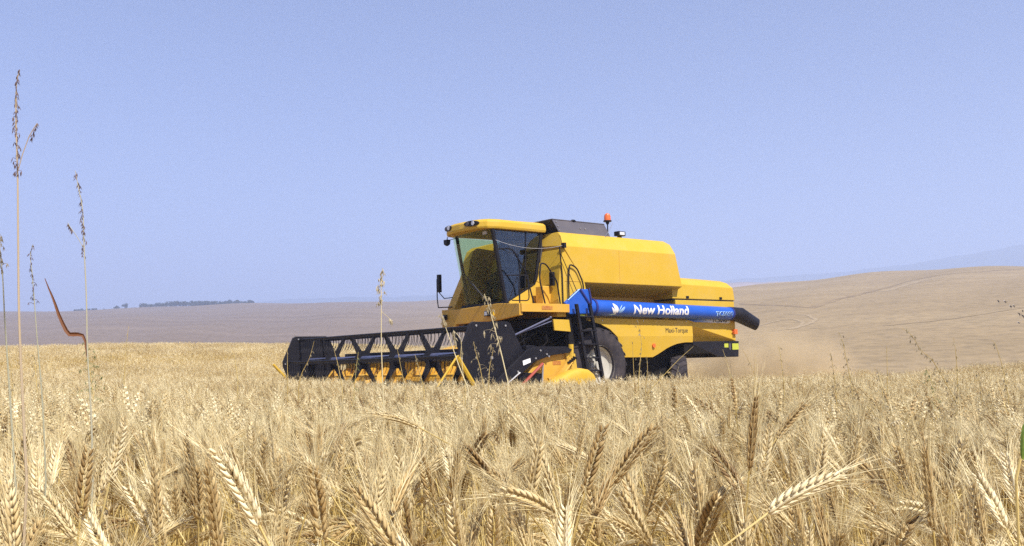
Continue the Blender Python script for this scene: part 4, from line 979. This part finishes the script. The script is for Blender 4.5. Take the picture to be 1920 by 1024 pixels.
# the largest foreground stalks, each an object of its own
def fg_label(nk, a):
    side = 'left' if math.cos(a) < -.3 else 'right' if math.cos(a) > .3 else ('towards the viewer' if math.sin(a) < 0 else 'away from the viewer')
    sd_ = ('to the ' + side) if side in ('left', 'right') else side
    n_ = NECKS[nk]
    if n_ < .3: return 'upright bearded wheat ear on a straight stalk in the near foreground crop'
    if n_ < .8: return 'bearded wheat ear leaning %s in the near foreground crop' % sd_
    if n_ < 1.5: return 'bearded wheat ear arching over %s in the near foreground crop' % sd_
    return 'drooping bearded wheat ear hanging down %s in the near foreground crop' % sd_
for x, y, nk, a, s, tl in FG:
    t = empty('wheat_stalk', (x, y, ground_z(x, y)-.02)); t.rotation_euler = (tl[0], tl[1], a); t.scale = (s, s, s)
    setp(t, fg_label(nk, a), 'wheat', 'ripe wheat stalks in the near foreground')
    for nm, me_ in (('stem', ears[nk][0]), ('ear', ears[nk][1])):
        o = bpy.data.objects.new(nm, me_); COL.objects.link(o); o.parent = t

def W(px, py, d): # world point seen at a picture point, d metres ahead
    a = (px-960)/F_PX; b = (512-py)/F_PX; c, s = math.cos(PITCH), math.sin(PITCH)
    v = Vector((a, c-b*s, s+b*c)); return Vector((0, 0, EYE)) + v*(d/v.y)
HERO = [((1405, 878), (1414, 748), 'dark brown upright wheat ear, the tallest one right of centre', .05, .1),
 ((1456, 822), (1512, 758), 'brown wheat ear leaning right, just right of the tallest ear', .12, .2),
 ((1440, 962), (1575, 884), 'pale wheat ear arched far to the right in the right foreground', .9, .5),
 ((1150, 905), (1227, 800), 'brown wheat ear leaning right near the middle of the foreground', .2, .1),
 ((1096, 925), (1128, 800), 'broad brown upright ear left of the right leaning brown ear', .3, .15),
 ((1036, 920), (994, 812), 'pale wheat ear leaning slightly left in the middle foreground', .8, .1),
 ((486, 985), (385, 800), 'large pale wheat ear leaning left in the left foreground', .95, .15),
 ((150, 975), (150, 845), 'brown upright wheat ear near the left side of the foreground', .15, .05),
 ((205, 905), (222, 800), 'pale upright wheat ear just right of the brown one at left', .9, .1),
 ((622, 930), (556, 842), 'pale wheat ear leaning left, left of the middle foreground', .8, .2),
 ((765, 965), (752, 860), 'pale straight wheat ear below the middle of the header', .85, .05),
 ((958, 905), (875, 858), 'wheat ear arching left with shadowed kernels, centre foreground', .45, .4),
 ((1318, 1015), (1306, 895), 'dark upright wheat ear at the bottom, right of centre', .05, .05),
 ((1395, 1010), (1384, 900), 'brown upright wheat ear at the bottom beneath the tallest ear', .2, .05),
 ((1738, 885), (1733, 812), 'dark brown small ear in the right foreground, left of its twin', .02, .05),
 ((1768, 880), (1772, 812), 'dark brown small ear in the right foreground, right of its twin', .02, .05),
 ((1846, 935), (1832, 855), 'dark broad ear near the right edge of the foreground', .12, .05),
 ((298, 1000), (292, 880), 'wheat ear standing upright between two left foreground ears', .5, .05),
 ((1508, 1018), (1418, 936), 'wheat ear leaning left at the bottom right of centre', .5, .2),
 ((872, 958), (852, 888), 'dark brown ear in the centre foreground, left of the arching one', .02, .1),
 ((786, 802), (702, 769), 'wheat ear bent far over to the left below the middle of the header', .7, .5),
 ((1080, 990), (1150, 955), 'low pale ear lying over to the right at the bottom centre', .9, .6)]
for i, ((bx, by), (tx, ty), lab, tint, curv) in enumerate(HERO):
    Lp = math.hypot(tx-bx, ty-by); d = max(.95, .088*F_PX/Lp); th_ = math.atan2(tx-bx, by-ty); azh = 0 if th_ >= 0 else PI; th_ = abs(th_)
    rnd_ = random.Random(500+i); B = W(bx, by, d); nk = max(.02, th_*(1+.25*curv)); az_ = azh+rnd_.uniform(-.35, .35)
    P, ang = stalk_path(rnd_, 1.0, nk, .06, az_); g = ground_z(B.x, B.y)-.02; k_ = (B.z-g)/P[-1].z; P = [p*k_ for p in P]; root = Vector((B.x-P[-1].x, B.y-P[-1].y, g))
    t = empty('wheat_stalk', root); setp(t, lab, 'wheat', 'ripe wheat stalks in the near foreground')
    m1 = MB(); make_stem(m1, rnd_, P, 0, .3+.5*tint, 0, leaves=False); m1.build('stem', MT['stem'], t, fix=False, smooth=True)
    m1 = MB(); make_ear(m1, rnd_, P[-1], ang, nk*.9, az_, .088*d*Lp/(.088*F_PX) if d > .951 else .088, 0, tint); o = m1.build('ear', [MT['ear'], MT['awn']], t, fix=False)
    for p in o.data.polygons: p.use_smooth = True

# ------------------------------------------------------------------ weeds: wild oats and tall grasses
def oat_spikelet(mb, rnd, p, L, tint, spread=1.0):
    for sgn in (-1, 1):
        d = Vector((rnd.gauss(0, .25)+sgn*.22*spread, rnd.gauss(0, .25), -1)).normalized(); s = d.cross(Vector((rnd.gauss(0, 1), rnd.gauss(0, 1), .1))).normalized(); w = L*.13
        mb.cur = min(1, max(0, tint+rnd.uniform(-.3, .3)))
        q = d.cross(s)
        mb.add([p, p+d*L*.4+s*w, p+d*L*.4+q*w*.6, p+d*L*.4-s*w, p+d*L*.4-q*w*.6, p+d*L], [(0,1,2),(0,2,3),(0,3,4),(0,4,1),(5,2,1),(5,3,2),(5,4,3),(5,1,4)])
def weed(name, label, path, d, r, head, stem_m, head_m, spike=.018, dens=30, wid=.05, group=None, droop=True, leaf=None, seed=1, tint=.5, side=None):
    """path: picture points from tip to foot at distance d; head: fraction of the path that carries seeds"""
    rnd = random.Random(seed); P = [W(x, y, d) for x, y in path]
    foot = P[-1].copy(); base = Vector((foot.x+(P[-1].x-P[-2].x)*.3, foot.y, ground_z(foot.x, foot.y)-.02)); 
    if base.z < foot.z: P.append(base)
    # smooth
    Q = []
    for i in range(len(P)-1):
        p0, p1, p2, p3 = P[max(i-1, 0)], P[i], P[i+1], P[min(i+2, len(P)-1)]
        if i+1 >= len(P)-2: p3 = p2+(p2-p1)
        if i == len(P)-2: p0 = p1-(p2-p1)
        for k_ in range(6):
            t = k_/6; Q.append(.5*((2*p1)+(p2-p0)*t+(2*p0-5*p1+4*p2-p3)*t*t+(3*p1-p0-3*p2+p3)*t**3))
    Q.append(P[-1]); n_ = len(Q)
    o = empty(name, base); setp(o, label, 'wild grass', group)
    Ql = [q-base for q in Q]
    mb = MB(); mb.cur = tint; mb.tube(Ql[::-1], [r*(1.0-.75*i/(n_-1)) for i in range(n_)], 6, cap=False)
    if side:
        sp_ = [W(x, y, d)-base for x, y in side]; mb.tube(sp_, [r*.3]*len(sp_), 4, cap=False)
    mb.build('stem', stem_m, o, fix=False, smooth=True)
    cum = [0]
    for i in range(n_-1): cum.append(cum[-1]+(Ql[i+1]-Ql[i]).length)
    mb = MB(); Lh = cum[-1]*head
    if head > 2:
        zt = W(path[0][0], head, d).z - base.z
        Lh = next((cum[i] for i in range(n_) if Ql[i].z < zt), cum[-1]*.3)
    def at_(s_):
        for i in range(n_-1):
            if cum[i+1] >= s_: return Ql[i].lerp(Ql[i+1], (s_-cum[i])/max(1e-6, cum[i+1]-cum[i]))
        return Ql[-1]
    for k_ in range(dens):
        s_ = Lh*(k_+rnd.random())/dens; p = at_(s_); t = s_/Lh; w = wid*(.25+.75*t)*rnd.random()
        a = rnd.uniform(0, 2*PI); q = p+Vector((math.cos(a)*w, math.sin(a)*w, (rnd.uniform(-.3, .4) if droop else rnd.uniform(.2, .6))*w))
        ribbon(mb, [p, (p+q)/2+Vector((0, 0, w*.15)), q], .0009*d/2+.0003, .0005, Vector((0, 1, 0)).cross((q-p).normalized()+Vector((1e-3, 0, 1e-3))).normalized())
        oat_spikelet(mb, rnd, q, spike*rnd.uniform(.7, 1.2), tint, 1 if droop else .3)
    if side:
        for k_ in range(9):
            q = (sp_[-1].lerp(sp_[0], k_/9*.35)); oat_spikelet(mb, rnd, q, spike, tint, .4)
    mb.build('seed_head', head_m, o, fix=False)
    if leaf:
        lp, lm, lw = leaf; mb = MB(); L_ = [W(x, y, d)-base for x, y in lp]; n2 = len(L_); vs = []
        for i, p in enumerate(L_):
            t = i/(n2-1); w = lw*math.sin(PI*min(.96, max(.04, 1-t*.97)))**.6*(1-.55*t); dv = (L_[min(i+1, n2-1)]-L_[max(i-1, 0)]).normalized(); s_ = dv.cross(Vector((0, 1, 0))).normalized()
            vs += [p-s_*w*.5, p+Vector((0, .25*w, 0)), p+s_*w*.5, p+Vector((0, .25*w+.0006, 0))]
        mb.add(vs, [(4*i+j, 4*i+(j+1) % 4, 4*i+4+(j+1) % 4, 4*i+4+j) for i in range(n2-1) for j in range(4)])
        mb.build('leaf', lm, o, smooth=True)
    return o
OA = MT['oat']; 
weed('tall_grass', 'tallest dry grass stalk with a dark purple seed head against the sky at far left', [(37, 131), (31, 160), (30, 230), (33, 330), (34, 450), (36, 600), (44, 780), (50, 900)], 1.1, .0018, 318, MT['redstem'], MT['purple'], spike=.0064, dens=66, wid=.006, droop=False, seed=1, side=[(34, 320), (42, 290), (55, 255), (64, 240), (70, 231)])
weed('tall_grass', 'second tallest grass stalk carrying a rust coloured curled leaf, left of the field', [(141, 320), (147, 352), (155, 395), (158, 470), (162, 560), (164, 660), (171, 780), (174, 900)], 1.35, .0015, 476, MT['weedstem'], MT['purple'], spike=.0068, dens=36, wid=.008, droop=True, seed=2, side=[(157, 465), (142, 440), (131, 425), (127, 418)],
     leaf=([(163, 668), (160, 640), (155, 629), (146, 627), (138, 627), (130, 627), (124, 620), (117, 606), (110, 590), (104, 572), (98, 556), (91, 540), (84, 522)], MT['rust'], .0080))
weed('tall_grass', 'thin greenish grass stalk with a sparse seed head, between the two tallest stalks', [(62, 458), (57, 480), (60, 510), (64, 560), (70, 640), (77, 720), (82, 800), (86, 900)], 1.3, .0012, 570, MT['weedstem'], MT['purple'], spike=.006, dens=22, wid=.008, seed=3, tint=.35)
weed('tall_grass', 'grey green grass stalk cut by the left edge of the view', [(-3, 430), (0, 470), (5, 520), (9, 600), (17, 720), (26, 860), (30, 920)], 1.2, .0016, 505, MT['weedstem'], MT['oat'], spike=.007, dens=26, wid=.009, seed=4, tint=.3)
weed('wild_oat', 'tall pale wild oat stalk standing up in front of the header reel', [(717, 503), (715, 530), (715, 570), (715, 640), (717, 705), (719, 760)], 4.2, .0034, 562, MT['awn'], OA, spike=.024, dens=34, wid=.035, seed=5, tint=.7, side=[(716, 585), (722, 590), (730, 597), (736, 602)])
weed('wild_oat', 'pale wild oat stalk leaning over the near header divider', [(828, 588), (836, 615), (848, 650), (862, 690), (878, 730)], 5.0, .0045, 605, MT['awn'], OA, spike=.03, dens=10, wid=.05, seed=6, tint=.7, side=[(868, 700), (866, 660), (864, 634), (850, 620)])
weed('wild_oat', 'wild oat stalk with hanging husks leaning in front of the cab', [(908, 551), (915, 570), (926, 610), (938, 655), (952, 715)], 4.6, .0038, 655, MT['awn'], OA, spike=.036, dens=20, wid=.09, seed=7, tint=.75)
for i, (pth, d, dn, wd, lab) in enumerate([
    ([(888, 640), (892, 660), (900, 690), (908, 730)], 6, 46, .12, 'bushy wild oat clump in front of the black header shield'),
    ([(925, 652), (922, 670), (918, 690), (916, 730)], 6, 40, .10, 'second wild oat clump right in front of the black header shield'),
    ([(866, 640), (864, 670), (872, 720)], 6, 16, .06, 'short wild oat stalk beside the yellow divider'),
    ([(778, 665), (785, 690), (795, 730)], 6, 26, .05, 'short wild oat stalk below the middle of the reel'),
    ([(745, 655), (752, 690), (760, 730)], 6.5, 12, .04, 'slim wild oat stalk by the reel, right of the tall pale one'),
    ([(626, 655), (634, 685), (642, 730)], 7, 8, .03, 'thin straw stalk in front of the left part of the reel'),
    ([(589, 640), (580, 672), (566, 700), (560, 725)], 7, 14, .05, 'slanting weed in front of the far header shield'),
    ([(538, 640), (539, 680), (539, 725)], 7, 5, .02, 'bare straw at the far end of the header'),
    ([(672, 660), (668, 690), (664, 730)], 7, 30, .07, 'greenish weed clump under the reel'),
    ([(1194, 598), (1200, 625), (1203, 650), (1200, 680), (1196, 730)], 6, 26, .07, 'wild oat with dark husks in front of the yellow side panel'),
    ([(1300, 650), (1275, 672), (1248, 700), (1215, 735)], 6, 4, .02, 'long straw slanting across the rear wheel arch'),
    ([(1186, 640), (1187, 670), (1190, 735)], 6, 3, .02, 'upright straw by the front tyre'),
    ([(1212, 668), (1214, 690), (1210, 735)], 6, 24, .06, 'short oat panicle below the side panel'),
    ([(1355, 655), (1366, 690), (1380, 740)], 5, 10, .03, 'thin weed below the rear bumper'),
    ([(1392, 655), (1410, 690), (1425, 740)], 5, 4, .02, 'bare straw right of the rear bumper'),
    ([(1572, 623), (1580, 640), (1586, 670), (1592, 700), (1602, 760)], 5, 44, .06, 'wild oat with a drooping tip rising above the wheat, left of the slanted one'),
    ([(1692, 616), (1710, 630), (1725, 655), (1745, 672), (1757, 690), (1780, 730), (1795, 760)], 5, 60, .08, 'long slanted wild oat panicle above the wheat at right'),
    ([(1787, 632), (1791, 655), (1794, 690), (1796, 740)], 5, 14, .02, 'slim grass spike above the wheat at right'),
    ([(1860, 638), (1868, 650), (1880, 690), (1890, 740)], 5, 22, .05, 'wild oat rising near the right edge'),
    ([(1662, 648), (1663, 670), (1664, 730)], 6, 5, .015, 'tiny thin spike between the two big wild oats'),
    ([(1458, 645), (1463, 665), (1470, 720)], 6, 14, .05, 'small wild oat just right of the chaff dust'),
    ([(1556, 660), (1562, 690), (1568, 740)], 5, 30, .06, 'low bushy wild oat at the field crest'),
    ([(1735, 690), (1745, 710), (1752, 750)], 5, 40, .10, 'green tinged weed cluster in the wheat at right'),
    ([(1830, 700), (1836, 715), (1842, 760)], 4.5, 40, .09, 'dark husked weed cluster near the right edge'),
    ([(1640, 690), (1650, 710), (1656, 750)], 5, 30, .08, 'low weed cluster below the slanted wild oat'),
    ([(241, 611), (238, 640), (234, 690), (232, 730)], 8, 14, .05, 'small weed sticking up over the far field at left'),
    ([(434, 654), (440, 672), (446, 715)], 8, 14, .05, 'small curved weed in the field left of the header'),
    ([(160, 640), (165, 670), (175, 740)], 5, 55, .13, 'greenish oat clump behind the stalk with the rusty leaf'),
    ([(60, 660), (66, 690), (70, 740)], 6, 22, .09, 'small oat clump low at the far left'),
    ([(15, 655), (20, 690), (24, 740)], 6, 22, .09, 'small oat clump at the left border of the field')]):
    gm_ = MT['oatgreen'] if ('green' in lab) else OA
    weed('wild_oat', lab, pth, d, .0022*d/4, .6, MT['stem'], gm_, spike=.022, dens=dn, wid=wd, seed=20+i, tint=.35)
# green leaf bud at the right edge
gb = empty('green_leaf', W(1917, 860, 1.0)); setp(gb, 'bright green pointed leaf poking in at the right edge above the wheat', 'leaf')
mb = MB(); R2 = []
for x, y, w in ((1925, 778, .001), (1922, 787, .003), (1919, 800, .0055), (1918, 818, .0065), (1916, 835, .0058), (1913, 850, .004), (1911, 862, .0016)):
    c = W(x+7, y, 1.0)-gb.location; R2.append([(c.x+w*math.cos(t), c.y+w*.5*math.sin(t), c.z) for t in np.linspace(0, 2*PI, 9)[:-1]])
mb.loft(R2); mb.build('blade', MT['green'], gb, smooth=True)
mb = MB(); c = W(1913, 862, 1.0); mb.tube([Vector((0, 0, 0))+W(1913, 860, 1.0)-gb.location, W(1905, 900, 1.0)-gb.location, Vector((c.x-.01, c.y, ground_z(c.x, c.y)))-gb.location], .0016, 6); mb.build('stem', MT['stem'], gb)

# ------------------------------------------------------------------ trees on the left hill
bark = painted('bark', (0.10, 0.075, 0.05), 0.9)
leafm = straw_mat('tree_leaves', [(0.1, (0.010, 0.018, 0.010)), (0.9, (0.035, 0.05, 0.022))], 0.15)
def tree(px, top, wpx, label, seed, kind='tree', group=None, base=None):
    rnd = random.Random(seed); phi = math.atan((px-960)/F_PX); d = 845.0; x, y = d*math.sin(phi), d*math.cos(phi); gz = ground_z(x, y)
    h = EYE+(HOR-top)/F_PX*y-gz; h = max(2.0, h); w = wpx/F_PX*y/2
    t = empty(kind, (x, y, gz-.1)); setp(t, label, 'tree', group)
    mb = MB(); mb.tube([(0, 0, 0), (rnd.uniform(-.2, .2), 0, h*.3), (rnd.uniform(-.4, .4), 0, h*.6)], [.28, .2, .1], 6)
    for k_ in range(4):
        a = rnd.uniform(0, 2*PI); mb.tube([(0, 0, h*.28), (math.cos(a)*w*.5, math.sin(a)*w*.5, h*.62)], [.12, .05], 5)
    mb.build('trunk', bark, t)
    mb = MB(); cl = [(rnd.uniform(-.7, .7)*w, rnd.uniform(-.7, .7)*w, h*rnd.uniform(.42, .85), rnd.uniform(.3, .5)*min(w, h*.7)) for _ in range(9)]
    for cx_, cy_, cz_, cr in cl:
        for _ in range(60):
            v = Vector((rnd.gauss(0, 1), rnd.gauss(0, 1), rnd.gauss(0, .8))).normalized()*cr*rnd.uniform(.5, 1.0); c = Vector((cx_, cy_, cz_))+v; c.z = min(c.z, h)
            u = Vector((rnd.gauss(0, 1), rnd.gauss(0, 1), rnd.gauss(0, 1))).normalized(); s = u.cross(v).normalized() if v.length else u; q = s.cross(u); L = rnd.uniform(.6, 1.2)*max(.5, h/7); mb.cur = rnd.random()
            mb.add([c-s*L*.5, c-u*L*.3, c+s*L*.5, c+u*L*.4], [(0, 1, 2, 3)])
    mb.build('crown', leafm, t, fix=False)
tr = random.Random(9)
for i, px in enumerate(np.linspace(268, 474, 34)):
    top = float(np.interp(px, [265, 290, 330, 400, 440, 480], [569, 570, 565, 564, 563, 564])) + tr.uniform(-1, 1.5)
    tree(px+tr.uniform(-2, 2), top, tr.uniform(16, 24), 'dark tree in the long row on the left hill crest', 40+i, group='trees of the row on the left hill')
for i, (px, top, w_, lab) in enumerate([(345, 569.5, 0, ''), (143, 579.5, 12, 'leftmost low bush on the left hill crest'), (153, 578.5, 14, 'low bush second from the left on the hill crest'), (166, 579, 12, 'low bush third from the left on the hill crest'), (178, 578, 14, 'low bush fourth from the left on the hill crest'), (196, 579, 13, 'low bush left of the small round tree pair on the hill crest'), (218, 573.5, 13, 'small tree left of the taller lone tree on the hill crest'), (234, 569, 12, 'lone taller round tree on the hill crest, left of the long row'), (250, 577, 10, 'pale low bush between the lone tree and the long row')]):
    if w_: tree(px, top, w_, lab, 80+i, kind='tree' if top < 575 else 'bush')

# ------------------------------------------------------------------ birds over the right hill
bdark = painted('bird_dark', (0.035, 0.028, 0.025), 0.8); bwhite = painted('bird_white', (0.75, 0.73, 0.70), 0.8)
for i, (px, py, lab, wt) in enumerate([(1873, 566, 'small all dark bird flying low, leftmost of the flock at right', 0), (1886, 567, 'small dark bird with a white wing, second from the left of the flock', 1), (1896, 576, 'dark bird with a white wing tip in the middle of the flock', 1), (1902, 575, 'paler bird just right of the middle bird of the flock', 1), (1912, 590, 'dark bird lower right in the flock above the lowest one', 0), (1918, 584, 'dark bird at the right edge of the view', 0), (1919, 594, 'small dark bird at the right edge below its neighbour', 0), (1911, 606, 'lowest bird of the flock with a white wing', 1)]):
    c = W(px, py, 58.0); t = empty('bird', c); setp(t, lab, 'bird', 'birds flying over the brown hill'); t.rotation_euler = (0, -.55, .3*math.sin(i*2.1)); t.scale = (.72, .72, .72)
    mb = MB(); s_ = .8+.25*math.sin(i*3.3)
    rr = [((-.16)*s_, .004), (-.10*s_, .028), (0, .04), (.09*s_, .034), (.13*s_, .022), (.17*s_, .004)]
    mb.loft([[(x*.5, r*math.cos(a)*s_, x*.75+r*math.sin(a)*s_) for a in np.linspace(0, 2*PI, 9)[:-1]] for x, r in rr]); mb.build('body', bdark, t, smooth=True)
    for sg in (1, -1):
        mb = MB(); a_ = (1.15 if sg > 0 else .2)+.2*math.sin(i); L = .24*s_; dx, dz = math.cos(a_)*.35*L, math.sin(a_)*L
        P = [(-.05, 0, 0), (.04, 0, .01), (.05+dx, sg*L*.4, dz*.6), (.0+dx*1.2, sg*L*.8, dz), (-.05+dx, sg*L*.5, dz*.6)]
        mb.add(P+[(x, y, z-.008) for x, y, z in P], [(0,1,2,3,4), (9,8,7,6,5)]+[(k_, k_+5, (k_+1) % 5+5, (k_+1) % 5) for k_ in range(5)])
        wg = mb.build('wing', bdark, t)
        if wt and sg > 0:
            mb = MB(); q = Vector(P[3]); q2 = (Vector(P[2])+Vector(P[4]))/2; mb.tube([q2.lerp(q, .35), q2.lerp(q, 1.05)], [.035, .02], 6); mb.build('wing_tip', bwhite, wg)

# ------------------------------------------------------------------ chaff dust behind the machine
m = bpy.data.materials.new('chaff_dust'); m.use_nodes = True; n = m.node_tree; n.nodes.clear()
tc = N(n, 'ShaderNodeTexCoord'); nz = N(n, 'ShaderNodeTexNoise', Scale=0.9, Detail=7.0, Roughness=.68); gr = N(n, 'ShaderNodeTexGradient', gradient_type='SPHERICAL')
mp = N(n, 'ShaderNodeMapping'); n.links.new(tc.outputs['Generated'], mp.inputs['Vector']); mp.inputs['Location'].default_value = (-1, -1, -.55); mp.inputs['Scale'].default_value = (2, 2, 1.6)
n.links.new(mp.outputs[0], gr.inputs['Vector']); n.links.new(tc.outputs['Object'], nz.inputs['Vector'])
m1 = N(n, 'ShaderNodeMath', operation='MULTIPLY'); m2 = N(n, 'ShaderNodeMath', operation='MULTIPLY'); m2.inputs[1].default_value = 2.6
r1_ = ramp(n, nz.outputs[0], [(.42, (0, 0, 0)), (.62, (1, 1, 1))]); n.links.new(r1_, m1.inputs[0]); n.links.new(gr.outputs['Fac'], m1.inputs[1]); n.links.new(m1.outputs[0], m2.inputs[0])
pv = N(n, 'ShaderNodeVolumePrincipled'); pv.inputs['Color'].default_value = (0.88, 0.72, 0.48, 1); n.links.new(m2.outputs[0], pv.inputs['Density'])
o_ = N(n, 'ShaderNodeOutputMaterial'); n.links.new(pv.outputs[0], o_.inputs['Volume'])
mb = MB(); mb.box(4.0, 12.5, -.6, 4.4, .0, 1.95); du = mb.build('dust', m); du.matrix_world = MW; setp(du, kind='stuff', label='golden chaff dust blowing out behind the combine')
